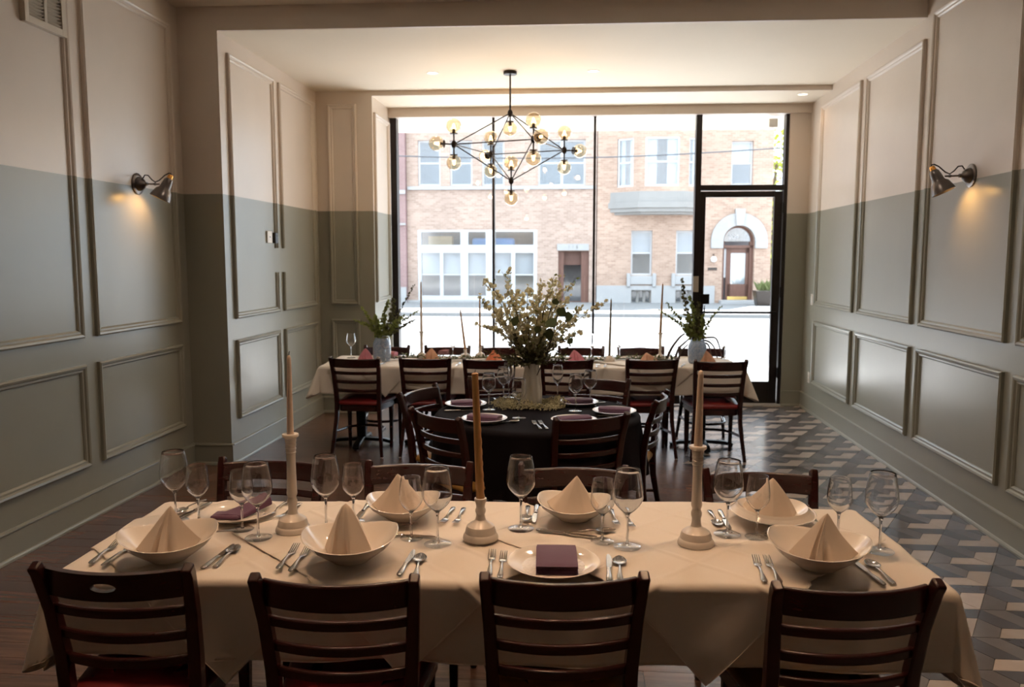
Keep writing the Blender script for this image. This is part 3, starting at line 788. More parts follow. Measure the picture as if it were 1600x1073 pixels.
x0, x1, z0, z1 = frect(1106, 418, 1120, 422); MB().box(x0, x1, -.03, .0, z0, z1).build('name_plate', 'dark_plastic', b2, smooth=False)
x, z = fxz(1114, 405); lw = MB().ball((x, -.16, z), .12, 12, 8).build('lantern', 'lamp_white', b2)
MB().tube([(x, 0, z + .18), (x, -.16, z + .18), (x, -.16, z + .1)], .025, 8).build('bracket', 'dark_plastic', lw)
# --- planter, tree, cable
p = fxz(1192, 478)
pl = thing('street_planter', 'dark planter box at the foot of the orange brick house', 'planter', at_z(1193, 477, -.02), FA)
MB().add([(-.28,-.25,0),(.28,-.25,0),(.28,.25,0),(-.28,.25,0),(-.36,-.32,.55),(.36,-.32,.55),(.36,.32,.55),(-.36,.32,.55)], [(3,2,1,0),(4,5,6,7),(0,1,5,4),(1,2,6,5),(2,3,7,6),(3,0,4,7)]).build('pot', 'dark_plastic', pl, bevel=.02)
mb = MB()
for i in range(60): mb.leaf((random.uniform(-.25,.25), random.uniform(-.2,.2), .54), (random.uniform(-1,1), random.uniform(-1,1), 1.2), (0, -1, .3), random.uniform(.2, .5), .07, 4)
tag(mb.build('foliage', 'leaf_dark', pl), kind='stuff')
tr = thing('street_tree', 'yellow-green tree beyond the corner of the orange brick house', 'tree', (9.2, 41, -.02))
MB().tube([(0, 0, 0), (.05, 0, 2.2), (-.05, .1, 4.5), (.1, 0, 6.5)], [.2, .16, .12, .06], 8).build('trunk', 'bark', tr)
mb = MB()
for i in range(900):
    a = random.uniform(0, 2 * PI); h = random.uniform(1.4, 8.0); rr = random.random() ** .5 * (1.7 - abs(h - 4.8) * .3)
    mb.leaf((rr * math.cos(a), rr * math.sin(a), h), (random.gauss(0, 1), random.gauss(0, 1), random.gauss(0, .6)), (random.gauss(0, 1), random.gauss(0, 1), 1), .30, .18, 3)
tag(mb.build('crown', 'tree_leaf', tr), kind='stuff')
ca, cb = at_y(600, 243, 24), at_y(1235, 230, 24)
mid = [ca.lerp(cb, i / 12) + Vector((0, 0, -.18 * math.sin(PI * i / 12))) for i in range(-6, 19)]
tag(MB().tube(mid, .02, 6).build('overhead_cable', 'cable'), 'thin grey cable strung along the street', 'cable')

# ================================================================== furniture
TZ = 0.765                                      # height of the laid cloth
def chair_maker(seat_mat, hole=False):
    def make():
        t = thing('dining_chair', 'chair', 'chair')
        for s in (-1, 1):
            path = [(s*.222, -.255, 0), (s*.205, -.222, .16), (s*.190, -.195, .32), (s*.186, -.190, .45), (s*.190, -.200, .58), (s*.198, -.226, .72), (s*.207, -.262, .835), (s*.209, -.276, .862)]
            MB().bar(path, [.026, .030, .034, .036, .036, .034, .031, .028], [.026, .032, .038, .042, .040, .036, .034, .036], (1, 0, 0)).build('rear_leg', 'chair_wood', t, bevel=.006)
            MB().bar([(s*.192, .150, 0), (s*.193, .150, .25), (s*.193, .150, .43)], [.026, .032, .040], [.026, .032, .040], (1, 0, 0)).build('front_leg', 'chair_wood', t, bevel=.005)
            MB().lathe([(.011, -.002), (.012, .006)], 10, (s*.222, -.255, 0)).build('glide', 'white_plastic', t)
        # back: wide top rail and three slats, curved away from the sitter
        def slat(z0, z1, yb_, sag, half, th, n=14):
            rs = []
            for i in range(n + 1):
                x = -half + 2 * half * i / n; k = 1 - (x / half) ** 2
                yy = yb_ - sag * k
                rs.append([(x, yy - th/2, z0), (x, yy + th/2, z0 + .003), (x, yy + th/2 - (z1-z0)*.12, z1), (x, yy - th/2 - (z1-z0)*.12, z1)])
            return MB().rings(rs)
        tr_ = slat(.768, .846, -.236, .048, .196, .020)
        if hole:
            # oval hand-hold: the rail is rebuilt with a hole through its middle
            z0, z1, yb_, sag, half, th = .768, .846, -.236, .048, .196, .020
            def P(x, z, f):
                k = 1 - (x / half) ** 2
                return (x, yb_ - sag * k + f * th / 2 - (z - z0) * .12, z)
            mb = MB(); cx, cz, rx, rz = -.012, .808, .036, .0125
            ov, oc = [], []; hx, hz = .075, .039
            angs = sorted([2 * PI * i / 32 + .01 for i in range(32)] + [math.atan2(sz * hz, sx * hx) % (2 * PI) for sx in (-1, 1) for sz in (-1, 1)])
            n = len(angs)
            for a in angs:
                c_, s_ = math.cos(a), math.sin(a); q = max(abs(c_) / hx, abs(s_) / hz)
                ov.append((cx + rx * c_, cz + rz * s_)); oc.append((cx + c_ / q, .807 + s_ / q))
            for f in (-1, 1):
                vs = [P(x, z, f) for x, z in ov] + [P(x, z, f) for x, z in oc]
                mb.add(vs, [(i, (i+1) % n, n + (i+1) % n, n + i) if f > 0 else (n + i, n + (i+1) % n, (i+1) % n, i) for i in range(n)])
            vs = [P(x, z, -1) for x, z in ov] + [P(x, z, 1) for x, z in ov]; mb.add(vs, [(i, (i+1) % n, n + (i+1) % n, n + i) for i in range(n)])
            vs = [P(x, z, -1) for x, z in oc] + [P(x, z, 1) for x, z in oc]; mb.add(vs, [(n + i, n + (i+1) % n, (i+1) % n, i) for i in range(n)])
            for xa, xb in ((-half, cx - .075), (cx + .075, half)):
                rs = []
                for i in range(8):
                    x = xa + (xb - xa) * i / 7
                    rs.append([P(x, z0, -1), P(x, z0, 1), P(x, z1, 1), P(x, z1, -1)])
                mb.rings(rs)
            mb.build('top_rail', 'chair_wood', t, angle=30)
        else: tr_.build('top_rail', 'chair_wood', t, bevel=.006, angle=30)
        for z, y_, hf in ((.722, -.222, .190), (.645, -.208, .184), (.568, -.198, .180)):
            slat(z - .015, z + .015, y_, .040, hf, .018).build('slat', 'chair_wood', t, bevel=.005, angle=30)
        # seat frame and pad
        def seat_outline(k, z, n=8):
            pts = []
            for cx, cy, a0 in ((.226, .205, 0), (-.226, .205, 90), (-.186, -.190, 180), (.186, -.190, 270)):
                r = .05
                cx -= math.copysign(r, cx); cy -= math.copysign(r, cy)
                for i in range(n + 1):
                    a = R(a0 + 90 * i / n); pts.append((cx + (r + k) * math.cos(a), cy + (r + k) * math.sin(a), z))
            return pts
        MB().rings([seat_outline(-.014, .380), seat_outline(-.006, .386), seat_outline(-.006, .438)]).build('seat_frame', 'chair_wood', t, angle=40)
        MB().rings([seat_outline(.0, .438), seat_outline(.008, .446), seat_outline(.008, .458), seat_outline(-.004, .470), seat_outline(-.04, .478), seat_outline(-.10, .481)]).build('seat', seat_mat, t, angle=50)
        # bent stretcher ring
        st = [(-.196, -.20, .21)] + [(.178 * math.sin(R(a)), -.04 + .165 * math.cos(R(a)), .20) for a in range(-85, 86, 17)] + [(.196, -.20, .21)]
        MB().tube(st, .013, 8, flat=.9).build('stretcher', 'chair_wood', t)
        return t
    return make
CH = {'red': Kind(chair_maker('vinyl_red')), 'mus': Kind(chair_maker('vinyl_mustard')), 'hole': Kind(chair_maker('vinyl_red', True))}
def chair_at(kind, top_xy, a, label, group):
    """top_xy: middle of the top rail's ends in plan; a: direction of the sitter from +y"""
    off = -.268
    x = top_xy[0] - (-math.sin(a)) * off; y = top_xy[1] - math.cos(a) * off
    return CH[kind].put((x, y, 0), a, label, group)
G1, G2, G3, G4, G5 = 'chairs along the front of the nearest table', 'chairs along the back of the nearest table', 'chairs around the round table', 'chairs along the front of the far table', 'chairs along the window side of the far table'
chair_at('hole', (-1.263, 1.985), .058, 'dark ladder-back chair with an oval hand-hole in its top rail and a red seat', G1)
chair_at('red', (-.642, 1.965), .075, 'dark ladder-back chair in the front row, second from the left', G1)
chair_at('mus', (-.046, 2.03), .10, 'dark ladder-back chair in front of the plate with the folded purple napkin, mustard seat', G1)
chair_at('mus', (.700, 2.045), .125, 'dark ladder-back chair at the right end of the front row, mustard seat', G1)
for i, (x, lab) in enumerate(((-1.285, 'dark chair behind the nearest table, at its left end past the purple napkin'), (-.665, 'dark chair behind the nearest table, facing the left white bowl with a peaked napkin'),
                              (-.04, 'dark chair behind the nearest table, facing the middle white bowl with a peaked napkin'), (.688, 'dark chair behind the nearest table, at its right end by the tiles'))):
    chair_at('red' if i in (0, 3) else 'mus', (x, 3.155), PI + .03, lab, G2)
chair_at('mus', (-.80, 4.20), R(-42), 'dark chair at the near left of the round table, turned toward the vase', G3)
chair_at('mus', (-1.055, 5.00), R(-111), 'dark chair at the left side of the round table, seen nearly side on', G3)
chair_at('mus', (.045, 4.20), R(26), 'dark chair with its back to the viewer at the near right of the round table', G3)
chair_at('mus', (.47, 4.88), R(76), 'dark chair at the right side of the round table, its curved slats seen edge on', G3)
chair_at('red', (.11, 5.58), R(180 - 20), 'dark chair behind the round table, right of the white vase', G3)
chair_at('red', (-.60, 5.58), R(180 + 18), 'dark chair behind the round table, left of the white vase', G3)
far_front = ((-1.93, 6.57, -.04, 'red seated chair at the left end of the far table, its whole back in view'), (-1.335, 6.62, .10, 'second chair from the left along the front of the far table'),
             (-.79, 6.60, .07, 'third chair from the left along the front of the far table, left of the vase'), (-.143, 6.64, .12, 'fourth chair from the left at the far table, just right of the white vase'),
             (.564, 6.72, .11, 'fifth chair from the left along the front of the far table'), (1.115, 6.66, .06, 'red seated chair at the right end of the far table, on the tiles'))
for x, y, a, lab in far_front: chair_at('red', (x, y), a, lab, G4)
for i, x in enumerate((-1.88, -1.30, -.76, -.03, .53, 1.10)):
    lab = ['leftmost chair on the window side of the far table, behind the left blue vase', 'second chair from the left on the window side of the far table', 'third chair from the left on the window side, behind the orange napkin',
           'fourth chair from the left on the window side, behind the pink napkin', 'fifth chair from the left on the window side, by the tall thin candle', 'rightmost chair on the window side of the far table, behind the right blue vase'][i]
    chair_at('red', (x, 7.575 + .05 * (x + .5)), PI + .05, lab, G5)

# ---- tables
def table_maker(ln, wd):
    def make():
        t = thing('dining_table', 'table', 'table')
        MB().box(-ln/2, ln/2, -wd/2, wd/2, .722, .752).build('tabletop', 'chair_wood', t, bevel=.006)
        for s in (-1, 1):
            x = s * (ln / 2 - .26)
            c = MB().tube([(x, 0, .05), (x, 0, .70)], .038, 14).build('column', 'black_iron', t)
            MB().box(x - .20, x + .20, -.03, .03, .70, .722).box(x - .03, x + .03, -.24, .24, .70, .722).build('top_bracket', 'black_iron', c, smooth=False)
            MB().bar([(x, -.28, .018), (x, -.24, .045), (x, 0, .062), (x, .24, .045), (x, .28, .018)], .06, .026, (1, 0, 0)).build('foot', 'black_iron', t, bevel=.005)
            MB().bar([(x - .28, 0, .02), (x - .2, 0, .04), (x, 0, .052), (x + .2, 0, .04), (x + .28, 0, .02)], .06, .03, (0, 1, 0)).build('foot', 'black_iron', t, bevel=.005)
            for dx, dy in ((0, -.265), (0, .265), (-.265, 0), (.265, 0)): MB().lathe([(.018, 0), (.018, .010)], 10, (x + dx, dy, 0)).build('glide', 'black_iron', t)
        return t
    return make
NT = (-.27, 2.55, .053, 2.56, .72)              # near table: centre, turn, length, width
FT = (-.48, 7.17, .055, 3.62, .76)
def tp(T, a, b, z=0.0):
    c, s = math.cos(T[2]), math.sin(T[2])
    return (T[0] + a * c - b * s, T[1] + a * s + b * c, z)
k = Kind(table_maker(1.26, .71))
k.put(tp(NT, -.64, 0), NT[2], 'table under the left half of the nearest white cloth', 'tables under the nearest white cloth')
k.put(tp(NT, .64, 0), NT[2], 'table under the right half of the nearest white cloth', 'tables under the nearest white cloth')
k = Kind(table_maker(1.19, .74))
for i, lab in enumerate(('table under the left end of the long white cloth by the window', 'table under the middle of the long white cloth by the window', 'table under the right end of the long white cloth by the window')):
    k.put(tp(FT, -1.205 + 1.205 * i, 0), FT[2], lab, 'tables under the long white cloth')
RT = (-.28, 4.78, 0.0); RR = .60
t = thing('round_table', 'round table under the black cloth', 'table', (RT[0], RT[1], 0))
MB().lathe([(RR - .01, .722), (RR, .73), (RR, .745), (RR - .01, .752)], 48).build('tabletop', 'chair_wood', t)
MB().tube([(0, 0, .05), (0, 0, .722)], .045, 14).build('column', 'black_iron', t)
for a in (0, 90): MB().bar([(-.3 * math.cos(R(a)), -.3 * math.sin(R(a)), .014), (0, 0, .058 + .002 * (a > 0)), (.3 * math.cos(R(a)), .3 * math.sin(R(a)), .014)], .06, .028, (-math.sin(R(a)), math.cos(R(a)), 0)).build('foot', 'black_iron', t, bevel=.005)

# ---- tablecloths: flat on the table, bent over the edge, hanging in soft folds
def drape(T, a, b, off, ha, hb, wav=1.0, ph=0.0, lift=0.0):
    dx, dy = abs(a) - ha, abs(b) - hb
    sa, sb = math.copysign(1, a), math.copysign(1, b)
    rr = .018
    def over(d):                               # d past the edge -> outward, down
        if d <= 0: return d, 0.0
        if d < rr * PI / 2: t = d / rr; return rr * math.sin(t), rr * (1 - math.cos(t))
        return rr, rr + d - rr * PI / 2
    if dx <= 0 and dy <= 0: x, y, z = a, b, 0.0
    elif dx <= 0:
        o, z = over(dy); w = wav * (.011 * math.sin(a * 7 + ph) + .006 * math.sin(a * 17 + 2 * ph + 6 * b)) * (max(0.0, z) / .20) ** 1.4
        x, y = a + .008 * math.sin(a * 13 + ph) * z / .3, sb * (hb + o + off + w + .05 * z)
    elif dy <= 0:
        o, z = over(dx); w = wav * .012 * math.sin(b * 11 + ph) * (max(0.0, z) / .20) ** 1.4
        x, y = sa * (ha + o + off + w + .08 * z), b
    else:
        r_ = min(math.hypot(dx, dy), .265 + .02 * math.sin(4 * math.atan2(dy, dx))); th = math.atan2(dy, dx); o, z = over(r_)
        fl_ = .05 + (.24 if T is NT else .42) * math.sin(2 * th) ** 2
        q = o + off + fl_ * z
        x, y = sa * (ha + q * math.cos(th)), sb * (hb + q * math.sin(th))
    return tp(T, x, y, TZ - .002 + off - z)
def cloth_grid(T, pts, nu, nv, off, ha, hb, name, mat, wav=1.0, ph=0.0, crease=None):
    vs = []
    for i in range(nu + 1):
        for j in range(nv + 1):
            a, b = pts(i / nu, j / nv)
            p = drape(T, a, b, off, ha, hb, wav, ph)
            if crease:
                h_ = crease(a, b); c_, s_ = math.cos(T[2]), math.sin(T[2])
                if abs(b) > hb: q = math.copysign(1, b) * h_ * 2.0; p = (p[0] - q * s_, p[1] + q * c_, p[2])
                elif abs(a) > ha: q = math.copysign(1, a) * h_ * 1.6; p = (p[0] + q * c_, p[1] + q * s_, p[2])
                else: p = (p[0], p[1], p[2] + h_)
            vs.append(p)
    fs = [(i * (nv + 1) + j, (i + 1) * (nv + 1) + j, (i + 1) * (nv + 1) + j + 1, i * (nv + 1) + j + 1) for i in range(nu) for j in range(nv)]
    o = MB().add(vs, fs).build(name, mat, angle=80)
    W1 = nv + 1; rim = [i * W1 for i in range(nu)] + [nu * W1 + j for j in range(nv)] + [i * W1 + nv for i in range(nu, 0, -1)] + [j for j in range(nv, 0, -1)]
    MB().tube([(vs[i][0], vs[i][1], vs[i][2] + .001) for i in rim], (.0030 if T is NT else .0024), 6, closed=True, flat=.7).build('hem', mat, o)
    md = o.modifiers.new('solid', 'SOLIDIFY'); md.thickness = .0022; md.offset = 1.0
    return o
def crease_fn(lines, amp=.0022, w=.0085):
    def f(a, b):
        h = 0.0
        for (px, py, dx, dy) in lines:
            d = abs((a - px) * dy - (b - py) * dx); h = max(h, amp * math.exp(-(d / w) ** 2))
        return h + .0011 * math.sin(a * 15 + b * 9 + 2 * math.sin(b * 7)) + .0008 * math.sin(b * 29 - a * 13 + math.sin(a * 5))
    return f
def base_cloth(T, drop, end, name, label, ph):
    ha, hb = T[3] / 2, T[4] / 2
    o = cloth_grid(T, lambda u, v: ((2 * u - 1) * (ha + end), (2 * v - 1) * (hb + drop)), 230, 90, 0.0, ha, hb, name, 'cloth_white', 1.0, ph, crease_fn([(0, 0, 1, 0), (-.6, 0, 0, 1), (.7, 0, 0, 1)], .0010))
    return tag(o, label, 'tablecloth')
def diamond(T, ca, cb, half, off, name, label, ph, group=None, turn=0.0):
    ha, hb = T[3] / 2, T[4] / 2
    c_, s_ = math.cos(R(45) + turn), math.sin(R(45) + turn); sd_ = half * math.sqrt(2) / 2
    def pts(u, v):
        p, q = (2 * u - 1) * sd_, (2 * v - 1) * sd_
        return ca + p * c_ - q * s_, cb + p * s_ + q * c_
    nn = 170 if T is NT else 90
    o = cloth_grid(T, pts, nn, nn, off, ha, hb, name, 'cloth_white', 1.0, ph, crease_fn([(ca, cb, c_, s_), (ca, cb, -s_, c_), (ca + half * .35, cb, c_, s_), (ca - half * .35, cb, c_, s_), (ca + half * .35, cb, -s_, c_), (ca - half * .35, cb, -s_, c_)], .0030))
    return tag(o, label, 'tablecloth', group)
base_cloth(NT, .235, .30, 'tablecloth', 'white cloth covering the whole of the nearest table, hanging at both ends', .4)
diamond(NT, -.76, 0, .665, .005, 'overlay_cloth', 'square white cloth laid cornerwise over the left end of the nearest table', .9)
diamond(NT, -.25, .02, .66, .011, 'overlay_cloth', 'square white cloth laid cornerwise over the middle of the nearest table', 2.1)
diamond(NT, .60, 0, .645, .016, 'overlay_cloth', 'square white cloth laid cornerwise over the right end of the nearest table', 3.3)
base_cloth(FT, .24, .26, 'tablecloth', 'long white cloth covering the far table by the window', 1.4)
for i, (ca, lab) in enumerate(((-1.25, 'square white cloth laid cornerwise over the left part of the far table'), (-.05, 'square white cloth laid cornerwise over the middle of the far table'), (1.15, 'square white cloth laid cornerwise over the right part of the far table'))):
    diamond(FT, ca, 0, .655, .004 + .003 * i, 'overlay_cloth', lab, i * 1.3)
# round black cloth
rs = []
NR = 160
for i in range(46):
    if i < 16: r_, z = RR * i / 15.0 * .985, TZ
    else:
        d = (i - 16) / 29 * .37; r_, z = RR + .006 + min(.012, d), TZ - .004 - d
    ring = []
    for j in range(NR):
        th = 2 * PI * j / NR; k_ = max(0, (TZ - z) - .03)
        w = (.030 * math.sin(th * 11 + .6) + .016 * math.sin(th * 19 + 1.1)) * min(1, k_ / .3) + .06 * k_
        ring.append((RT[0] + max(r_, .002) * math.cos(th) + w * math.cos(th), RT[1] + max(r_, .002) * math.sin(th) + w * math.sin(th), z - (.0 if i < 16 else 0)))
    rs.append(ring)
o = MB().rings(rs[::-1], cap0=False, cap1=True).build('black_tablecloth', 'cloth_black', angle=80)
tag(o, 'round black tablecloth hanging in folds over the round table', 'tablecloth')

# height of the cloths at a place on the nearest table
def lay_z(p):
    dx, dy = p[0] - NT[0], p[1] - NT[1]; c_, s_ = math.cos(NT[2]), math.sin(NT[2])
    a_, b_ = dx * c_ + dy * s_, -dx * s_ + dy * c_
    z = TZ - .002 + .0022
    for ca, cb, hf, off in ((-.76, 0, .665, .005), (-.25, .02, .66, .011), (.60, 0, .645, .016)):
        if abs(a_ - ca) + abs(b_ - cb) < hf + .02: z = TZ - .002 + off + .0022
    return z + .0014
def lay_disc(p, r):
    return max([lay_z(p)] + [lay_z((p[0] + r * math.cos(k_ * PI / 6), p[1] + r * math.sin(k_ * PI / 6))) for k_ in range(12)])
def on_near(u, v, r=.038):
    p = at_z(u, v, TZ + .012)
    return at_z(u, v, lay_disc(p, r))
# ================================================================== tableware
def glass_maker(h, rb, rr, bh, rf, waist=.42):
    def make():
        t = thing('wine_glass', 'glass', 'glass')
        zb = h - bh
        prof = []
        for i in range(19):
            s = i / 18
            if s < waist: r_ = rb * math.sin(PI / 2 * (s / waist)) ** .80
            else: r_ = rb + (rr - rb) * ((s - waist) / (1 - waist)) ** 1.7
            prof.append((max(r_, .005), zb + bh * s))
        inner = [(max(r_ - .0011, .0008), z_ + (.0035 if i == 0 else .0012 * (1 - i / 18))) for i, (r_, z_) in enumerate(prof)]; inner[-1] = (rr - .0006, h)
        MB().lathe(prof + inner[::-1] + [(0, zb + .0035)], 36, cap0=True, cap1=False).build('bowl', 'wine_glass', t, angle=80)
        MB().lathe([(.0065, .006), (.0042, .014), (.0036, .03), (.0036, zb - .022), (.0046, zb - .008), (.0068, zb + .003), (.004, zb + .006)], 16).build('stem', 'stem_glass', t, angle=80)
        MB().lathe([(rf, .0005), (rf + .0008, .0018), (rf - .001, .003), (rf * .6, .0042), (.009, .0066), (.0045, .010)], 36, cap0=True, cap1=False).build('foot', 'foot_glass', t, angle=60)
        return t
    return make
BIG = Kind(glass_maker(.249, .0485, .0365, .145, .043)); SML = Kind(glass_maker(.204, .0385, .0315, .118, .0365))
MID = Kind(glass_maker(.228, .043, .033, .125, .039)); SLIM = Kind(glass_maker(.235, .036, .027, .135, .037, .5))
GG = 'wine glasses on the nearest table'
near_glasses = [
 (BIG, 275, 821, 'tall wine glass at the left back corner of the nearest table'), (SML, 311, 823, 'small wine glass right of the tall one at the left back corner'),
 (SML, 379, 834, 'small wine glass in front of the purple napkin at the left end'), (BIG, 404, 847, 'tall wine glass left of the tallest candle holder'),
 (BIG, 510, 831, 'tall wine glass just right of the tallest candle holder'), (SML, 553, 822, 'small wine glass behind the bowl second from the left in front'),
 (SML, 643, 848, 'small wine glass in front of the left back bowl'), (BIG, 684, 857, 'tall wine glass left of the short candle holder'),
 (BIG, 814, 833, 'tall wine glass between the short candle holder and the middle back bowl'), (SML, 941, 853, 'small wine glass behind the plate with the folded purple napkin'),
 (BIG, 980, 861, 'tall wine glass right behind the plate with the folded purple napkin'), (BIG, 1136, 842, 'tall wine glass right of the candle holder nearest the tiles'),
 (SML, 1182, 846, 'small wine glass in front of the right back plate'), (SML, 1309, 850, 'small wine glass behind the right front bowl'), (BIG, 1374, 868, 'tall wine glass at the right end of the nearest table')]
for kd, u, v, lab in near_glasses: kd.put(on_near(u, v - 7), 0, lab, GG)

def bowl_maker(r=.143, h=.080, sqr=2.5, tilt=.012):
    def make():
        t = thing('bowl', 'bowl', 'bowl')
        def fn(rr, z, th):
            n_ = sqr; k = (abs(math.cos(th)) ** n_ + abs(math.sin(th)) ** n_) ** (-1 / n_)
            s = min(1, max(0, z / h)); f = 1 + (k - 1) * s
            return rr * f, z + tilt * s * s * math.cos(2 * th)
        out = [(.050, .0), (.056, .002), (.060, .006), (.088, .026), (.118, .050), (r - .004, h - .003), (r, h)]
        inn = [(r - .003, h + .001), (r - .008, h - .004), (.114, .056), (.086, .032), (.055, .014), (.02, .009), (0, .009)]
        MB().lathe(out + inn, 56, fn=fn, cap1=False).build('dish', 'porcelain', t, angle=60)
        return t
    return make
def plate_maker(r):
    def make():
        t = thing('plate', 'plate', 'plate')
        k = r / .135
        MB().lathe([(.078*k, .0), (.082*k, .003), (.112*k, .010), (r - .003, .021), (r, .024), (r - .003, .025), (.112*k, .014), (.095*k, .008), (.05*k, .0065), (0, .0065)], 56, cap1=False).build('dish', 'porcelain', t, angle=60)
        MB().lathe([(.092*k, .0078), (.090*k, .0086), (.045*k, .0074), (0, .0074)], 48, cap0=False, cap1=False).build('embossed_well', 'porcelain_embossed', t, angle=60)
        return t
    return make
def peak_maker(h, r, mat, seed=0, blunt=.10, wing=1.0, dish=0.0):
    """a square of cloth folded to a standing tent: two wings, a front ridge with a pleat beside it"""
    ctl = [(-90, .66), (-84, .60), (-58, .74), (-14, 1.20 * wing), (2, .92), (50, .54), (95, .50), (140, .56), (182, .86), (200, 1.04 * wing), (228, .84), (241, .82), (247, .60), (252, .58), (257, .78)]
    pts = [(math.cos(R(d_)) * r_, math.sin(R(d_)) * r_) for d_, r_ in ctl]
    base = []
    for i in range(len(pts)):
        p, q = pts[i], pts[(i + 1) % len(pts)]
        for k_ in range(6): base.append((p[0] + (q[0] - p[0]) * k_ / 6, p[1] + (q[1] - p[1]) * k_ / 6))
    def rest(q):                                # the cloth lies against the side of its dish
        if not dish: return 0.0
        for (ra, za), (rb, zb) in (((.045, .0), (.060, .010)), ((.060, .010), (.088, .030)), ((.088, .030), (.116, .056)), ((.116, .056), (.150, .088))):
            if q <= rb: return dish * max(0.0, za + (zb - za) * (q - ra) / (rb - ra))
        return dish * .088
    def make():
        t = thing('napkin', 'napkin', 'napkin')
        nz = 24; rs = []; nb_ = len(base)
        for i in range(nz + 1):
            s_ = i / nz; ring = []
            fall = (1 - s_) * (1 - blunt) + blunt * math.sqrt(max(0, 1 - s_ ** 4)) + .07 * math.sin(PI * s_) * (1 - .4 * s_)
            for x, y in base:
                th = math.atan2(y, x); w = math.hypot(x, y)
                w += (.72 - w) * s_ ** 2.6 * .55
                w *= 1 + .03 * math.sin(3 * th + 3.5 * s_ + seed)
                slot = math.exp(-((math.degrees(th) + 76) / 7) ** 2) * max(0, 1 - s_ / .5) * .42      # the open end of the fold in front
                rad = r * w * max(fall, .004) * (1 - slot)
                ring.append((rad * math.cos(th) + .016 * s_ * s_ * math.cos(seed), rad * math.sin(th) * .86, h * s_ + (1 - s_) * rest(math.hypot(rad * math.cos(th), rad * math.sin(th) * .86))))
            rs.append(ring)
        MB().rings(rs).build('folded_cloth', mat, t, angle=32)
        return t
    return make
def pad_maker(w, d, h, mat, layers=3, puff=.3):
    """a napkin folded flat into a pad of layers"""
    def make():
        t = thing('napkin', 'napkin', 'napkin')
        for i in range(layers):
            z0, z1 = h * i / layers, h * (i + 1) / layers - .0004
            rs = []; n = 20; sh = .004 * ((i * 7) % 3 - 1)
            for j in range(n + 1):
                y = -d / 2 + sh + (d - abs(sh)) * j / n
                e = min(1, j / 1.6, (n - j) / 1.6 + .12)
                ze = (z0 + z1) / 2; hh = (z1 - z0) / 2 * max(.15, math.sin(PI / 2 * e))
                bow = puff * h * math.sin(PI * j / n) * (i + 1) / layers
                ww = w / 2 - .002 * (i % 2)
                ring = []
                for q in range(17):
                    x = -ww + 2 * ww * q / 16; ring.append((x, y, ze + hh + bow * (1 - .25 * (x / ww) ** 2)))
                for q in range(16, -1, -1):
                    x = -ww + 2 * ww * q / 16; ring.append((x, y, ze - hh + (bow * (1 - .25 * (x / ww) ** 2) if i else 0)))
                rs.append(ring)
            MB().rings(rs).build('fold', mat, t, angle=50)
        return t
    return make
BOWL = Kind(bowl_maker()); BOWLS = Kind(bowl_maker(.128, .068)); SHAL = Kind(bowl_maker(.142, .036, 2.2, .004)); PLATE = Kind(plate_maker(.135)); PLATE2 = Kind(plate_maker(.130))
PEAK = Kind(peak_maker(.150, .092, 'napkin_white', 0.0, .11, 1.0, 1.0)); PEAK2 = Kind(peak_maker(.140, .086, 'napkin_white', 2.0, .10, .95, 1.0)); PEAK3 = Kind(peak_maker(.160, .086, 'napkin_white', 4.0, .34, .9, 1.0)); PEAK4 = Kind(peak_maker(.140, .088, 'napkin_white', 1.0, .12, 1.0, .40))
z0 = TZ + .018
def seat_set(kd, u, v, rz, lab, nk, nrz, nlab, zin=.012, gx=0.0, gy=0.0, tilt=0.0, g='white bowls on the nearest table', ng='peaked white napkins on the nearest table'):
    p = at_z(u, v, z0 + .03); p.z = lay_disc(p, .075) + .0030
    kd.put(p, rz, lab, g)
    q = p + Vector((gx, gy, zin)); nk.put(q, 0, nlab, ng, rot=(0, tilt, nrz))
seat_set(BOWL, 264, 853, .5, 'white bowl at the left end of the front row, holding a peaked napkin', PEAK, .15, 'white napkin folded to a peak in the left front bowl', gy=.004, tilt=-.05)
seat_set(BOWL, 548, 858, .2, 'white bowl second from the left in front, holding a peaked napkin', PEAK3, -.35, 'white napkin folded to a tall blunt peak in the bowl second from the left', gy=.003, tilt=-.03)
seat_set(BOWLS, 631, 795, .1, 'white bowl in the back row left of the short candle holder', PEAK, PI + .5, 'white napkin folded to a peak in the left back bowl', gy=-.005, tilt=.02)
seat_set(BOWLS, 898, 798, -.1, 'white bowl in the middle of the back row', PEAK2, PI, 'white napkin folded to a narrow peak in the middle back bowl')
seat_set(SHAL, 1206, 802, .1, 'shallow white dish at the right end of the back row', PEAK4, PI - .3, 'white napkin leaning to a peak on the shallow white dish', tilt=-.06)
seat_set(BOWL, 1278, 871, -.3, 'white bowl at the right end of the front row, holding a peaked napkin', PEAK, -.1, 'white napkin folded to a peak in the right front bowl', gy=.003, tilt=.04)
PAD = Kind(pad_maker(.120, .180, .030, 'napkin_purple', 4, .25))
p = at_z(865, 878, z0 + .02); p.z = lay_disc(p, .075) + .0030
PLATE.put(p, 0, 'white plate in the middle of the front row under a folded purple napkin', 'plates on the nearest table')
PAD.put(p + Vector((.008, .018, .0066)), NT[2], 'purple napkin folded to a thick pad on the plate in the front row')
p = at_z(372, 795, z0 + .02); p.z = lay_disc(p, .075) + .0030
PLATE2.put(p, 0, 'white plate at the left back of the nearest table under a purple napkin', 'plates on the nearest table')
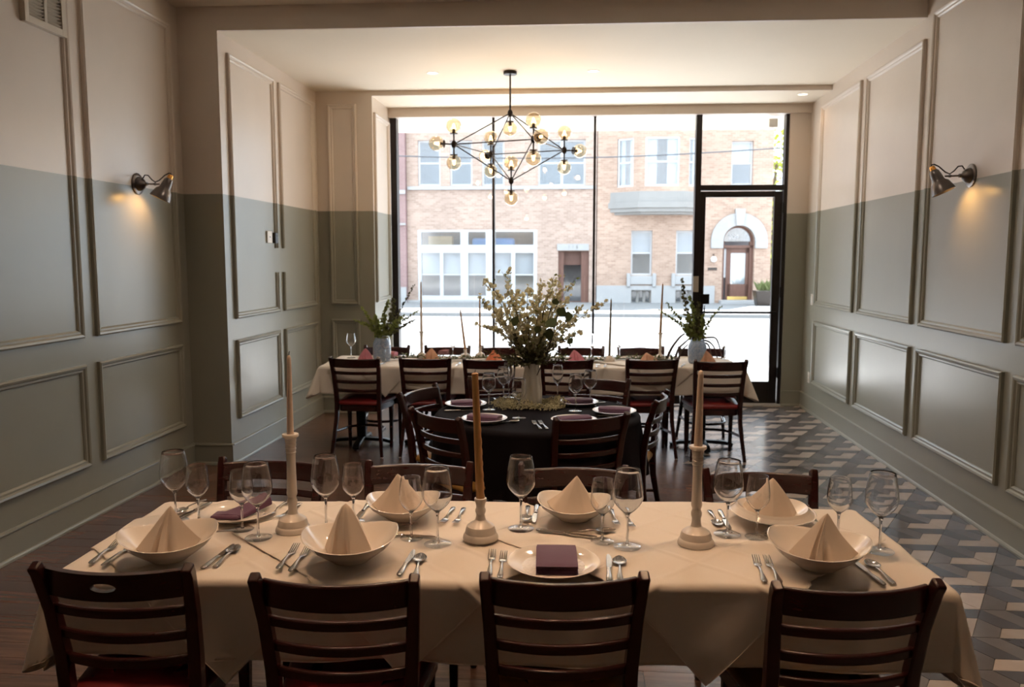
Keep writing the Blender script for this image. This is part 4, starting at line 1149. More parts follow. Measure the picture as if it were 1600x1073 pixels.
def pouch_make():
    t = thing('napkin', 'napkin', 'napkin')
    rs = []
    for j in range(19):                        # a fold that starts flat and rises into a loose point
        s = j / 18; w = .058 * (1 - .55 * s); zt = .018 + .040 * s ** 1.5; lo = .0 + .018 * s
        rs.append([(-.02 - w + .10 * s, -.075 + .12 * s, lo), (-.02 + w + .10 * s, -.075 + .12 * s, lo), (-.02 + w * .9 + .10 * s, -.075 + .12 * s, zt * .8), (-.02 + .10 * s, -.07 + .12 * s, zt), (-.02 - w * .9 + .10 * s, -.075 + .12 * s, zt * .8)])
    MB().rings(rs).build('fold', 'napkin_purple', t, bevel=.004, angle=50)
    MB().box(-.072, .028, -.085, -.02, .0, .014).build('fold', 'napkin_purple', t, bevel=.006)
    return t
Kind(pouch_make).put(p + Vector((-.005, .02, .008)), .05, 'purple napkin folded into a loose pouch on the left back plate')

# ---- cutlery
def stalk(mb, spec):
    """rounded handle: (y, z, half width, half thickness) stations"""
    return mb.rings([[(w * math.cos(2 * PI * k / 14), y, z + h * math.sin(2 * PI * k / 14)) for k in range(14)] for y, z, w, h in spec])
HANDLE = [(0, .0050, .004, .001), (.003, .0052, .0075, .0020), (.012, .0058, .0088, .0026), (.028, .0068, .0078, .0028), (.05, .0082, .0055, .0028), (.075, .0092, .0038, .0026), (.100, .0088, .0034, .0025)]
def fork_make():
    t = thing('fork', 'fork', 'fork')
    stalk(MB(), HANDLE + [(.116, .0060, .0048, .0022), (.126, .0040, .0090, .0016), (.134, .0035, .0118, .0013), (.142, .0040, .0116, .0012)]).build('handle', 'steel', t, angle=60)
    for k in range(4):
        x = -.0093 + .0062 * k
        stalk(MB(), [(.140, .0040, .0021, .0011), (.155, .0062, .0019, .0011), (.172, .0098, .0017, .0010), (.188, .0125, .0013, .0008), (.194, .0128, .0004, .0003)]).build('tine', 'steel', t, angle=60).location = (x, 0, 0)
    return t
def spoon_make():
    t = thing('spoon', 'spoon', 'spoon')
    stalk(MB(), HANDLE + [(.112, .0070, .0040, .0020), (.122, .0055, .0065, .0012)]).build('handle', 'steel', t, angle=60)
    rs = []
    for i in range(19):
        q = i / 18; w = .0205 * math.sin(PI * (.05 + .95 * q) ** .80) ** .62 + .001; y = .116 + .066 * q; dp = .0085 * math.sin(PI * (.04 + .96 * q) ** .9)
        top = .0095
        rs.append([(w * math.cos(R(a)), y, top - dp * math.sin(R(a))) for a in range(0, 181, 15)] + [(w * .93 * math.cos(R(a)), y, top + .0006 - dp * .88 * math.sin(R(a))) for a in range(180, -1, -15)])
    MB().rings(rs).build('spoon_bowl', 'steel', t, angle=60)
    return t
def knife_make():
    t = thing('knife', 'knife', 'knife')
    stalk(MB(), [(0, .006, .004, .002), (.004, .006, .0078, .0036), (.016, .006, .0092, .0044), (.03, .006, .0088, .0044), (.06, .006, .0068, .0040), (.088, .006, .0058, .0036), (.094, .006, .0072, .0040), (.10, .006, .0060, .0032)]).build('handle', 'steel', t, angle=60)
    pr = [(-.0055, .098), (.0055, .098), (.0095, .112), (.0105, .14), (.0102, .170), (.008, .192), (.002, .207), (-.004, .204), (-.0065, .19), (-.0068, .115)]
    MB().prism(pr, .0048, .0066).build('blade', 'steel', t, bevel=.0007)
    return t
FORK, SPOON, KNIFE = Kind(fork_make), Kind(spoon_make), Kind(knife_make)
def lay(kd, u0, v0, u1, v1, lab, group='cutlery on the nearest table', z=None):
    a, b = (at_z(u0, v0, z), at_z(u1, v1, z)) if z else (on_near(u0, v0), on_near(u1, v1)); d = b - a
    if not z: a.z = max(lay_z(a), lay_z(b), lay_z((a + b) / 2)) + .0005
    kd.put(a, math.atan2(-d.x, d.y), lab, group)
lay(FORK, 141, 885, 199, 838, 'fork furthest left on the nearest table, tines under the left bowl'); lay(FORK, 160, 886, 214, 850, 'fork beside the left bowl, second from the table end')
lay(KNIFE, 316, 891, 366, 849, 'knife right of the left front bowl'); lay(SPOON, 335, 889, 372, 852, 'spoon right of the left front bowl')
lay(FORK, 434, 894, 468, 850, 'left fork beside the bowl second from the left'); lay(FORK, 453, 895, 487, 852, 'right fork beside the bowl second from the left')
lay(KNIFE, 623, 902, 650, 856, 'knife right of the bowl second from the left'); lay(SPOON, 648, 905, 660, 862, 'spoon right of the bowl second from the left')
lay(FORK, 764, 902, 771, 852, 'left fork of the pair beside the purple napkin plate'); lay(FORK, 781, 905, 790, 850, 'right fork of the pair beside the purple napkin plate')
lay(KNIFE, 952, 911, 950, 862, 'knife right of the purple napkin plate'); lay(SPOON, 969, 910, 967, 866, 'spoon right of the purple napkin plate')
lay(FORK, 1195, 912, 1175, 860, 'left fork beside the right front bowl'); lay(FORK, 1219, 913, 1190, 862, 'right fork beside the right front bowl')
lay(KNIFE, 1382, 917, 1343, 878, 'knife right of the right front bowl'); lay(SPOON, 1397, 915, 1360, 874, 'spoon right of the right front bowl')
lay(SPOON, 322, 782, 283, 800, 'spoon lying across the left back corner'); lay(KNIFE, 330, 787, 297, 803, 'knife lying across the left back corner')
lay(KNIFE, 318, 814, 392, 816, 'knife lying crosswise in front of the left back plate'); lay(FORK, 372, 830, 334, 838, 'fork lying crosswise behind the left front bowl')
lay(FORK, 452, 784, 424, 803, 'fork right of the left back plate, tines toward the viewer'); lay(FORK, 470, 788, 444, 803, 'second fork right of the left back plate')
lay(KNIFE, 577, 787, 568, 799, 'knife behind the left back bowl'); lay(FORK, 652, 819, 607, 829, 'fork lying crosswise in front of the left back bowl'); lay(KNIFE, 585, 836, 624, 838, 'knife crosswise behind the bowl second from the left')
lay(FORK, 709, 794, 695, 814, 'left fork of the pair right of the left back bowl'); lay(FORK, 725, 795, 715, 814, 'right fork of the pair right of the left back bowl')
lay(SPOON, 825, 794, 822, 812, 'spoon left of the middle back bowl'); lay(KNIFE, 839, 792, 834, 822, 'knife left of the middle back bowl')
lay(KNIFE, 838, 830, 890, 836, 'knife lying crosswise behind the purple napkin plate'); lay(SPOON, 878, 834, 930, 832, 'spoon lying crosswise behind the purple napkin plate')
lay(FORK, 955, 797, 963, 820, 'left fork of the pair right of the middle back bowl'); lay(FORK, 977, 800, 986, 822, 'right fork of the pair right of the middle back bowl')
lay(SPOON, 1108, 799, 1120, 818, 'spoon left of the shallow white dish'); lay(KNIFE, 1124, 799, 1143, 832, 'knife left of the shallow white dish')
lay(FORK, 1268, 800, 1276, 812, 'fork right of the shallow white dish'); lay(KNIFE, 1195, 835, 1230, 838, 'knife crosswise behind the right front bowl')

# ---- candle holders and candles
def holder_maker(prof, mat='holder_glaze'):
    def make():
        t = thing('candle_holder', 'holder', 'candle holder')
        MB().lathe(prof, 36).build('body', mat, t, angle=28); return t
    return make
def tall(h):
    return [(.056, 0), (.0575, .004), (.056, .012), (.053, .018), (.050, .021), (.049, .030), (.044, .042), (.034, .050), (.024, .054), (.017, .060), (.0145, .072), (.0135, .085), (.0165, .095), (.017, .104), (.014, .112), (.0135, .118), (.017, .126), (.0175, .132), (.0165, .14),
            (.0155, h*.55), (.0145, h*.70), (.0150, h*.80), (.0165, h*.805), (.0168, h*.815), (.0152, h*.82), (.0172, h*.845), (.0175, h*.855), (.0160, h*.86), (.0178, h*.885), (.0182, h*.895), (.0166, h*.90), (.0185, h*.93), (.0190, h*.955), (.026, h*.972), (.0275, h*.985), (.026, h), (.013, h), (.012, h-.006), (0, h-.006)]
low = [(.056, 0), (.0575, .004), (.056, .012), (.053, .018), (.050, .021), (.049, .030), (.044, .044), (.034, .052), (.024, .057), (.017, .064), (.0145, .074), (.0135, .082), (.0168, .090), (.0172, .096), (.0140, .104), (.0145, .112), (.0165, .120), (.0195, .126), (.0195, .134), (.0145, .135), (.0140, .128), (0, .128)]
def candle_maker(h, r0, r1, mat, serr=False):
    def make():
        t = thing('taper_candle', 'candle', 'candle')
        n = 60 if serr else 16
        def fn(rr, z, th):
            if serr and math.cos(th - .2) > .6 and z < h * .62: return rr * (1 + .06 * (1 if int(z / .0042) % 2 else -1)), z
            return rr, z
        if serr: prof = [(r0 + (r1 - r0) * (i / n), h * i / n) for i in range(n + 1)] + [(r1 * .6, h + .003), (0, h + .004)]
        else: prof = [(r0 + (r1 - r0) * (i / n) ** 1.1, (h - .012) * i / n) for i in range(n + 1)] + [(r1 * .8, h - .005), (r1 * .4, h - .001), (0, h)]
        MB().lathe(prof, 20, fn=fn).build('wax', mat, t, angle=40)
        MB().tube([(0, 0, h - .002), (.001, 0, h + .008), (.003, 0, h + .012)], .0012, 6).build('wick', 'wick', t)
        return t
    return make
zc = TZ + .018
for (u, v, prof, htop, ch, r0, r1, mat, tilt, lab, clab, se) in (
    (458, 829, tall(.330), .324, .268, .0112, .0070, 'candle_cream', 0.010, 'tall turned white candle holder left on the nearest table', 'cream taper candle in the left tall holder', False),
    (751, 841, low, .128, .410, .0140, .0105, 'candle_amber', -.040, 'short turned white candle holder in the middle of the nearest table', 'amber candle with one serrated edge in the short holder', True),
    (1087, 850, tall(.318), .312, .245, .0135, .0085, 'candle_cream', .012, 'tall turned white candle holder right on the nearest table', 'cream taper candle in the right tall holder', False)):
    p = on_near(u, v)
    Kind(holder_maker(prof)).put(p, 0, lab, 'white candle holders on the nearest table')
    Kind(candle_maker(ch, r0, r1, mat, se)).put(p + Vector((0, 0, htop)), 0, clab, 'candles on the nearest table', rot=(0, tilt, 0))

# ================================================================== on the round table
zr_ = TZ + .001
GR, GC = 'wine glasses on the round table', 'cutlery on the round table'
for kd, u, v, lab in ((MID, 764, 643, 'wine glass on the black cloth right of the left back plate'), (SLIM, 795, 624, 'slender wine glass left of the white vase, tallest of its group'),
                      (MID, 787, 630, 'wine glass half hidden behind the slender one left of the white vase'), (MID, 811, 656, 'wine glass in front of the white vase'),
                      (SLIM, 871, 628, 'slender wine glass right of the white vase'), (MID, 899, 645, 'wine glass between the wreath and the right front plate'), (MID, 922, 637, 'wine glass by the right back plate on the black cloth')):
    kd.put(at_z(u, v - 3, zr_), 0, lab, GR)
PADR = Kind(pad_maker(.185, .092, .028, 'napkin_purple', 3, .35))
for u, v, rz, lab, nl in ((728, 630, .25, 'plate at the left back of the round table', 'purple napkin on the left back plate of the round table'), (757, 653, -.3, 'plate at the left front of the round table, behind the amber candle', 'purple napkin on the left front plate of the round table'),
                          (897, 655, .35, 'plate at the near right of the round table, behind a chair back', 'purple napkin on the near right plate of the round table'), (960, 641, -.12, 'plate at the right edge of the round table', 'purple napkin on the plate at the right edge of the round table'),
                          (903, 627, .1, 'plate at the back of the round table right of the vase', 'purple napkin on the back plate right of the vase')):
    p = at_z(u, v, zr_ + .02); p.z = zr_
    PLATE2.put(p, rz, lab, 'plates on the round table')
    PADR.put(p + Vector((0, 0, .0066)), rz, nl, 'purple napkins on the round table')
lay(KNIFE, 694, 643, 727, 642, 'knife in front of the left back plate on the black cloth', GC, zr_); lay(SPOON, 768, 664, 801, 660, 'spoon right of the left front plate on the black cloth', GC, zr_)
lay(FORK, 845, 671, 830, 657, 'left fork of the pair on the black cloth at the front', GC, zr_); lay(FORK, 855, 671, 839, 656, 'right fork of the pair on the black cloth at the front', GC, zr_)
lay(KNIFE, 924, 660, 915, 651, 'knife by the near right plate on the black cloth', GC, zr_); lay(FORK, 934, 650, 951, 653, 'fork in front of the right edge plate on the black cloth', GC, zr_)
lay(SPOON, 946, 629, 928, 632, 'spoon right of the back plate on the black cloth', GC, zr_); lay(KNIFE, 772, 623, 784, 634, 'knife behind the wine glasses left of the vase', GC, zr_)
# white fluted vase
vp = at_z(831, 634, zr_)
t = thing('flower_vase', 'tall white fluted vase on the round table holding blossom branches', 'vase', vp)
def flute(rr, z, th): return rr * (1 + .075 * math.cos(9 * th + 6 * z)), z
MB().lathe([(.045, 0), (.055, .006), (.060, .05), (.060, .12), (.052, .19), (.044, .235), (.045, .262), (.050, .272), (.047, .272), (.041, .262), (.040, .235), (.045, .19), (.045, .03), (0, .02)], 72, fn=flute).build('body', 'vase_white', t, angle=60)
VT = vp + Vector((0, 0, .25))
def vpt(u, v, dy=0.0):
    return at_y(u, v, vp.y - SK * vp.x + dy)
def curve_pts(a, b, bend, n=9):
    a, b = Vector(a), Vector(b); out = []
    for i in range(n + 1):
        s = i / n; p = a.lerp(b, s) + Vector(bend) * math.sin(PI * s); out.append(p)
    return out
def blossom(mb, c, r):
    c = Vector(c); nrm = Vector((random.gauss(0, 1), random.gauss(0, 1), random.gauss(.4, .8))).normalized(); a = nrm.orthogonal().normalized(); b = nrm.cross(a)
    for k in range(5):
        t0 = 2 * PI * k / 5; d0 = a * math.cos(t0) + b * math.sin(t0); d1 = nrm.cross(d0)
        p = [c, c + d0 * r * .6 + d1 * r * .42 + nrm * r * .25, c + d0 * r + nrm * r * .55, c + d0 * r * .6 - d1 * r * .42 + nrm * r * .25]
        mb.add(p, [(0, 1, 2, 3)])
    mb.octa(c + nrm * r * .25, r * .3)
def branch(u, v, dy, bend, side, lab, dens=1.0, start=.22, leafy=0):
    tipp = vpt(u, v, dy); base = vp + Vector((random.uniform(-.015, .015), random.uniform(-.012, .012), .05))
    mouth = VT + Vector(((tipp.x - VT.x) * .07, dy * .06, 0)); mouth.x = max(VT.x - .03, min(VT.x + .03, mouth.x))
    pts = curve_pts(mouth, tipp, bend, 12)
    t = thing('blossom_branch', lab, 'branch', vp, group='blossom branches in the white vase')
    o = Vector(vp)
    full = [base] + pts
    mb = MB().tube([p - o for p in full], [.0042] + [.004 - .0028 * i / 12 for i in range(13)], 6)
    bl = MB(); lf = MB()
    for i in range(int(4)):
        s = start + (.95 - start) * (i + random.random()) / 4; k_ = int(s * 12); p = pts[min(k_, 12)]
        d = (pts[min(k_ + 1, 12)] - pts[max(k_ - 1, 0)]).normalized(); q = p + d * random.uniform(.03, .07) + Vector((random.gauss(0, .03), random.gauss(0, .03), random.uniform(0, .03)))
        mb.tube([p - o, (p + q) / 2 - o + Vector((0, 0, .004)), q - o], [.0016, .0013, .001], 5)
        for _ in range(int(9 * dens)): blossom(bl, p.lerp(q, random.uniform(.3, 1.05)) - o + Vector((random.gauss(0, .006), random.gauss(0, .006), random.gauss(0, .006))), random.uniform(.010, .017))
    nb = int(46 * dens)
    for i in range(nb):
        s = start + (1 - start) * i / nb; f = s * 12; k_ = min(int(f), 11); p = pts[k_].lerp(pts[k_ + 1], f - k_)
        c = p - o + Vector((random.gauss(0, .014), random.gauss(0, .014), random.gauss(0, .010)))
        if random.random() < .82: blossom(bl, c, random.uniform(.011, .019))
        else: lf.leaf(c, (random.gauss(0, 1), random.gauss(0, 1), .6), (random.gauss(0, 1), -1, .5), random.uniform(.018, .034), .012, 4)
    mb.build('twig', 'twig', t); tag(bl.build('blossoms', 'blossom', t, smooth=False), kind='stuff')
    if lf.v: tag(lf.build('small_leaves', 'leaf_light', t), kind='stuff')
BR = [(757, 435, -.02, (.02, 0, .05), 'blossom branch reaching furthest up and left from the vase'), (784, 424, .05, (.02, 0, .05), 'blossom branch with the highest tip left of the middle'),
      (753, 470, .06, (0, 0, .06), 'blossom branch below the furthest left one'), (756, 512, -.06, (0, 0, .07), 'lowest blossom branch on the left, bending out sideways'),
      (800, 470, -.08, (0, 0, .03), 'blossom branch rising left of the middle in front'), (824, 448, .02, (-.01, 0, .02), 'blossom branch rising almost straight over the vase'),
      (846, 437, -.05, (.0, 0, .02), 'blossom branch right of the middle with a dense tip'), (867, 428, .06, (-.01, 0, .03), 'tallest blossom branch right of the middle'),
      (876, 430, -.02, (.0, 0, .0), 'blossom branch crossing behind the tallest right one'), (900, 434, .03, (-.03, 0, .03), 'blossom branch standing alone up and right, with a bare lower stem'),
      (951, 470, .0, (-.01, 0, .05), 'blossom branch reaching furthest to the right'), (913, 518, -.07, (0, 0, .04), 'lowest blossom branch on the right'),
      (903, 487, -.05, (.0, 0, .04), 'blossom branch under the furthest right one'), (778, 500, .10, (0, 0, .05), 'short blossom branch at the back left of the bunch'),
      (842, 478, -.10, (0, 0, .03), 'short blossom branch in the middle front of the bunch'), (868, 468, .10, (0, 0, .03), 'short blossom branch at the back right of the bunch')]
BR += [(770, 455, .08, (0, 0, .04), 'blossom branch between the two furthest left ones'), (790, 447, -.05, (.01, 0, .03), 'blossom branch below the highest left tip'), (812, 462, .09, (0, 0, .02), 'blossom branch left of the middle toward the window'),
       (835, 462, .05, (0, 0, .02), 'blossom branch in the very middle toward the window'), (858, 452, -.09, (0, 0, .02), 'blossom branch right of the middle toward the viewer'), (885, 470, .05, (0, 0, .03), 'blossom branch between the right tall tip and the furthest right one'),
       (770, 487, -.08, (0, 0, .05), 'blossom branch low on the left toward the viewer'), (895, 505, .06, (0, 0, .04), 'blossom branch low on the right toward the window')]
for u, v, dy, bend, lab in BR: branch(u, v, dy, bend, 0, lab, dens=.55 if u in (951, 900, 913) else 1.0, start=.3 if u in (951, 900, 913) else .16)
# eucalyptus with large round leaves
eu = thing('eucalyptus_stem', 'eucalyptus stem with large round dark leaves among the blossom branches', 'stem', vp)
MB().tube([Vector(p) - vp for p in curve_pts(VT + Vector((.01, -.03, -.1)), vpt(874, 480, -.12), (.02, 0, .0), 8)], .003, 6).build('twig', 'twig', eu)
for (u, v, w, h, dx, dz) in ((878, 487, .058, .060, .3, .5), (889, 494, .052, .050, .8, .1), (862, 505, .070, .066, .2, -.3), (858, 523, .050, .085, 0, -1), (804, 501, .055, .055, -.4, .2), (868, 471, .040, .040, .2, 1), (840, 515, .04, .05, -.2, -.6), (891, 533, .04, .04, .4, -.4)):
    c = vpt(u, v, -.13) - vp; MB().leaf(c - Vector((dx, 0, dz)).normalized() * h / 2, (dx, random.uniform(-.2, .2), dz), (.1, -1, .25), h, w * 1.15, 10).build('leaf', 'leaf_dark', eu)
fo = thing('greenery', 'dense dark greenery at the foot of the blossom branches', 'greenery', vp)
mb = MB(); st = MB()
for i in range(64):
    th = random.uniform(0, 2 * PI); el = random.uniform(.1, 1.3); ln = random.uniform(.12, .30)
    d = Vector((math.cos(th) * math.cos(el), math.sin(th) * math.cos(el) * .8, math.sin(el)))
    a = Vector((random.uniform(-.02, .02), random.uniform(-.02, .02), .25))
    st.tube([a, a + d * ln * .5 + Vector((0, 0, .02)), a + d * ln], [.002, .0016, .001], 5)
    for k_ in range(16):
        s = random.uniform(.15, 1); c = a + d * ln * s
        mb.leaf(c, d + Vector((random.gauss(0, .7), random.gauss(0, .7), random.gauss(0, .5))), (random.gauss(0, 1), -1, .6), random.uniform(.018, .034), .010, 4)
st.build('stems', 'twig', fo); tag(mb.build('leaves', 'leaf_olive', fo), kind='stuff')
wr_ = thing('flower_wreath', "wreath of tiny pale baby's breath flowers lying around the white vase", 'wreath', vp)
mb = MB(); st = MB()
for i in range(2200):
    th = random.uniform(0, 2 * PI); q = random.gauss(0, .024); rr = .132 + q + .018 * math.sin(5 * th); z = .008 + random.random() ** .8 * max(.012, .062 - abs(q) * 1.2) * (.75 + .35 * math.sin(3 * th + 1))
    mb.octa((rr * 1.35 * math.cos(th) - .01, rr * .95 * math.sin(th) - .02, max(.006, z)), random.uniform(.0028, .0058))
for i in range(60):
    th = 2 * PI * i / 60; P_ = lambda t_, r_, z_: (r_ * 1.35 * math.cos(t_) - .01, r_ * .95 * math.sin(t_) - .02, z_)
    st.tube([P_(th, .115, .006), P_(th + .12, .13, .018), P_(th + .25, .14 + random.uniform(-.03, .02), .03)], .0012, 5)
st.build('stems', 'leaf_olive', wr_); tag(mb.build('flowers', 'baby_breath', wr_, smooth=False), kind='stuff')

# ================================================================== on the far table
zf = TZ + .012
def eucalyptus_jar(u, v, name_lab, tips, glab, wide=1.0, big=()):
    p = at_z(u, v, zf)
    t = thing('blue_vase', name_lab, 'vase', p)
    MB().lathe([(.055, 0), (.070, .004), (.078 * wide, .02), (.080 * wide, .09), (.078 * wide, .150), (.068, .178), (.058, .192), (.060, .200), (.056, .200), (.054, .190), (.066, .170), (.073 * wide, .145), (.073 * wide, .025), (0, .012)], 40).build('body', 'blue_glass', t, angle=60)
    top = p + Vector((0, 0, .19))
    for i, (uu, vv, dy, leafsz, lab) in enumerate(tips):
        tp_ = at_y(uu, vv, p.y - SK * p.x + dy)
        s = thing('eucalyptus_stem', lab, 'stem', p, group=glab)
        pts = curve_pts(top + Vector((max(-.04, min(.04, (tp_.x - top.x) * .2)), dy * .15, 0)), tp_, (random.uniform(-.02, .02), 0, .02), 12)
        MB().tube([Vector((0, 0, .04))] + [q - p for q in pts], .0022, 5).build('twig', 'twig', s)
        mb = MB()
        for k_ in range(64):
            f = .1 + .9 * k_ / 45 * 1.0; j = min(int(f * 12), 11); c = pts[j].lerp(pts[j + 1], f * 12 - j) - p
            d = Vector((random.gauss(0, 1), random.gauss(0, .8), random.gauss(.2, .6)))
            mb.leaf(c, d, (random.gauss(0, .6), -1, random.gauss(.3, .5)), leafsz * random.uniform(.8, 1.35) * (1.1 - .45 * f), leafsz * .8 * (1.1 - .4 * f), 5)
        tag(mb.build('leaves', 'leaf_light' if i % 4 else 'leaf_olive', s), kind='stuff')
    return p
lt = [(637, 464, 0, .026, 'eucalyptus stem rising highest at the right of the left blue vase'), (640, 494, .03, .026, 'eucalyptus stem bending right over the window edge'), (572, 490, .0, .034, 'eucalyptus stem leaning furthest left from the left blue vase'),
      (604, 482, -.03, .040, 'broad leaved stem in the middle of the left blue vase'), (614, 480, .04, .042, 'broad leaved stem right of the middle of the left blue vase'), (588, 500, .03, .04, 'short leafy stem at the left of the left blue vase'),
      (622, 500, -.04, .04, 'short leafy stem at the right of the left blue vase'), (566, 505, -.03, .03, 'low stem with pale leaf tips, left of the left blue vase'), (638, 505, -.02, .026, 'low eucalyptus stem pointing right from the left blue vase')]
eucalyptus_jar(597, 562, 'mottled pale blue glass vase at the left end of the far table', lt, 'eucalyptus in the left blue vase', 1.02)
rt_ = [(1068, 458, .0, .040, 'eucalyptus stem with round leaves rising highest from the right blue vase'), (1082, 478, .03, .042, 'round leaved stem in the middle of the right blue vase'), (1046, 495, -.02, .030, 'eucalyptus stem pointing furthest left from the right blue vase'),
       (1118, 490, .0, .024, 'fine eucalyptus stem arching furthest right from the right blue vase'), (1090, 485, -.03, .04, 'leafy stem right of the middle of the right blue vase'), (1052, 486, .03, .03, 'fine eucalyptus stem second from the left of the right blue vase'), (1098, 500, .04, .036, 'short leafy stem at the right of the right blue vase'), (1076, 500, -.05, .045, 'short broad leaved stem in front of the right blue vase')]
jp = eucalyptus_jar(1089, 567, 'mottled pale blue glass vase at the right end of the far table', rt_, 'eucalyptus in the right blue vase', 1.0)
def twigs(lab, base, ends, n=0):
    b = Vector(base); t = thing('curly_twig', lab, 'branch', b)
    mb = MB()
    for pts, r0 in ends:
        P_ = [Vector(q) for q in pts]; sm = []
        for i in range(len(P_) - 1):
            for k_ in range(4):
                s = k_ / 4; p0 = P_[max(i - 1, 0)]; p1 = P_[i]; p2 = P_[i + 1]; p3 = P_[min(i + 2, len(P_) - 1)]
                sm.append(.5 * ((2 * p1) + (p2 - p0) * s + (2 * p0 - 5 * p1 + 4 * p2 - p3) * s * s + (3 * p1 - p0 - 3 * p2 + p3) * s ** 3))
        sm.append(P_[-1])
        mb.tube([q - b for q in sm], [r0 * (1 - .55 * i / len(sm)) for i in range(len(sm))], 7)
    mb.build('wood', 'twig', t)
def fp(u, v, dy=.0): return at_y(u, v, jp.y - SK * jp.x + dy)
twigs('bare curly twig spreading left of the right blue vase', fp(1055, 561, .1), [([fp(1042, 560, .1), fp(1050, 543, .1), fp(1062, 527, .1), fp(1070, 521, .08)], .013), ([fp(1055, 561, .12), fp(1060, 545, .1), fp(1070, 535, .08), fp(1078, 528, .05)], .011), ([fp(1060, 561, .05), fp(1065, 548, .06), fp(1075, 538, .06)], .009), ([fp(1047, 556, .1), fp(1044, 551, .1), fp(1041, 545, .1)], .004), ([fp(1052, 552, .1), fp(1057, 556, .1), fp(1059, 561, .1)], .004)])
twigs('bare twigs arching over right of the right blue vase', fp(1107, 562, .06), [([fp(1096, 529, .06), fp(1108, 527, .06), fp(1119, 529, .06), fp(1125, 545, .06), fp(1128, 560, .06)], .009), ([fp(1098, 531, .06), fp(1108, 534, .06), fp(1116, 543, .06), fp(1121, 560, .06)], .009), ([fp(1099, 535, .06), fp(1106, 538, .06), fp(1110, 548, .06), fp(1112, 561, .06)], .009), ([fp(1108, 530, .08), fp(1115, 533, .08), fp(1118, 542, .08)], .004)])
def garland():
    p = Vector(tp(FT, .1, .02, zf)); t = thing('leaf_garland', 'low green leaf garland running along the middle of the far table', 'garland', p, FT[2])
    st = MB(); mb = MB()
    st.tube([(-1.35 + 2.5 * i / 40, .05 * math.sin(i * .6), .012) for i in range(41)], .005, 6)
    for i in range(620):
        x = random.uniform(-1.38, 1.2)
        mb.leaf((x, .05 * math.sin((x + 1.35) * 9.6) + random.gauss(0, .03), abs(random.gauss(.012, .010)) + .003), (random.gauss(0, 1), random.gauss(0, 1), abs(random.gauss(.3, .3))), (0, 0, 1), random.uniform(.028, .055), .018, 5)
    st.build('stem', 'leaf_olive', t); tag(mb.build('leaves', 'leaf_dark', t), kind='stuff')
garland()
for kd, u, v, lab in ((MID, 549, 561, 'wine glass at the left end of the far table, against the panelled wall'), (MID, 603, 566, 'wine glass in front of the left blue vase'), (MID, 708, 563, 'wine glass between the two left candles on the far table'),
                      (MID, 924, 562, 'wine glass on the far table right of the pink napkin'), (MID, 968, 563, 'wine glass on the far table right of the domed candle holder'), (MID, 1132, 563, 'wine glass at the right end of the far table')):
    kd.put(at_z(u, v - 2, zf), 0, lab, 'wine glasses on the far table')
FOLDS = {}
for u, v, h, r_, mat, lab in ((573, 562, .105, .085, 'napkin_pink', 'pink napkin folded to a peak left of the left blue vase'), (675, 562, .105, .085, 'napkin_peach', 'pale peach napkin folded to a peak by the tall candle holder'),
                              (773, 564, .100, .080, 'napkin_orange', 'orange napkin folded to a peak left of the blossom branches'), (898, 565, .105, .075, 'napkin_pink', 'pink napkin folded to a peak right of the blossom branches'),
                              (1012, 564, .075, .080, 'napkin_peach', 'peach napkin by the tall candle holder on the right'), (1102, 568, .115, .085, 'napkin_peach', 'peach napkin folded to a rounded peak in front of the right blue vase')):
    k_ = FOLDS.setdefault((h, mat), Kind(peak_maker(h, r_, mat, h * 40, .25)))
    k_.put(at_z(u, v, zf), 0, lab, 'coloured napkins on the far table', rot=(0, random.uniform(-.05, .05), random.uniform(-.5, .5)))
for u, v, w, mat, lab in ((611, 557, .10, 'napkin_pink', 'small pink napkin lying flat right of the left blue vase'), (692, 553, .14, 'napkin_mauve', 'mauve napkin lying flat behind the peach one'), (998, 551, .15, 'napkin_slate', 'slate grey napkin lying flat on the window side'), (1010, 553, .09, 'napkin_orange', 'orange napkin lying flat beside the slate grey one')):
    Kind(pad_maker(w, .10, .035, mat, 3, .5)).put(at_z(u, v, zf), random.uniform(-.4, .4), lab)
hk = {}
def far_candle(u, v, hh, top, mat, lab, clab, dome=False, lean=0.0):
    p = at_z(u, v, zf)
    if dome: prof = [(.050, 0), (.051, .004), (.047, .020), (.035, .036), (.02, .046), (.017, .050), (.012, .050), (0, .046)]
    else: prof = [(r_ * .85, z * 1.0) for r_, z in tall(hh)] if hh > .2 else [(r_ * .9, z * hh / .135) for r_, z in low]
    hz = prof[-1][1]
    Kind(holder_maker(prof)).put(p, 0, lab, 'candle holders on the far table')
    tz = at_y(u, top, p.y - SK * p.x).z
    ch = tz - p.z - hz
    Kind(candle_maker(ch, .0115, .0065, mat)).put(p + Vector((0, 0, hz)), 0, clab, 'candles on the far table', rot=(0, lean, 0))
far_candle(659, 560, .25, 440, 'candle_cream', 'tall turned holder left on the far table', 'thin pale candle in the tall left holder on the far table')
far_candle(727, 557, .07, 483, 'candle_amber', 'low holder under the leaning dark candle', 'dark candle leaning left on the far table', lean=-.12)
far_candle(750, 558, .10, 466, 'candle_amber', 'small holder left of the blossom branches', 'upright brown candle left of the blossom branches')
far_candle(952, 564, .06, 467, 'candle_olive', 'domed white holder right of the blossom branches', 'olive candle in the domed white holder', dome=True, lean=.02)
far_candle(1031, 563, .25, 443, 'candle_amber', 'tall turned holder right on the far table', 'tall brown candle near the right blue vase', lean=.03)
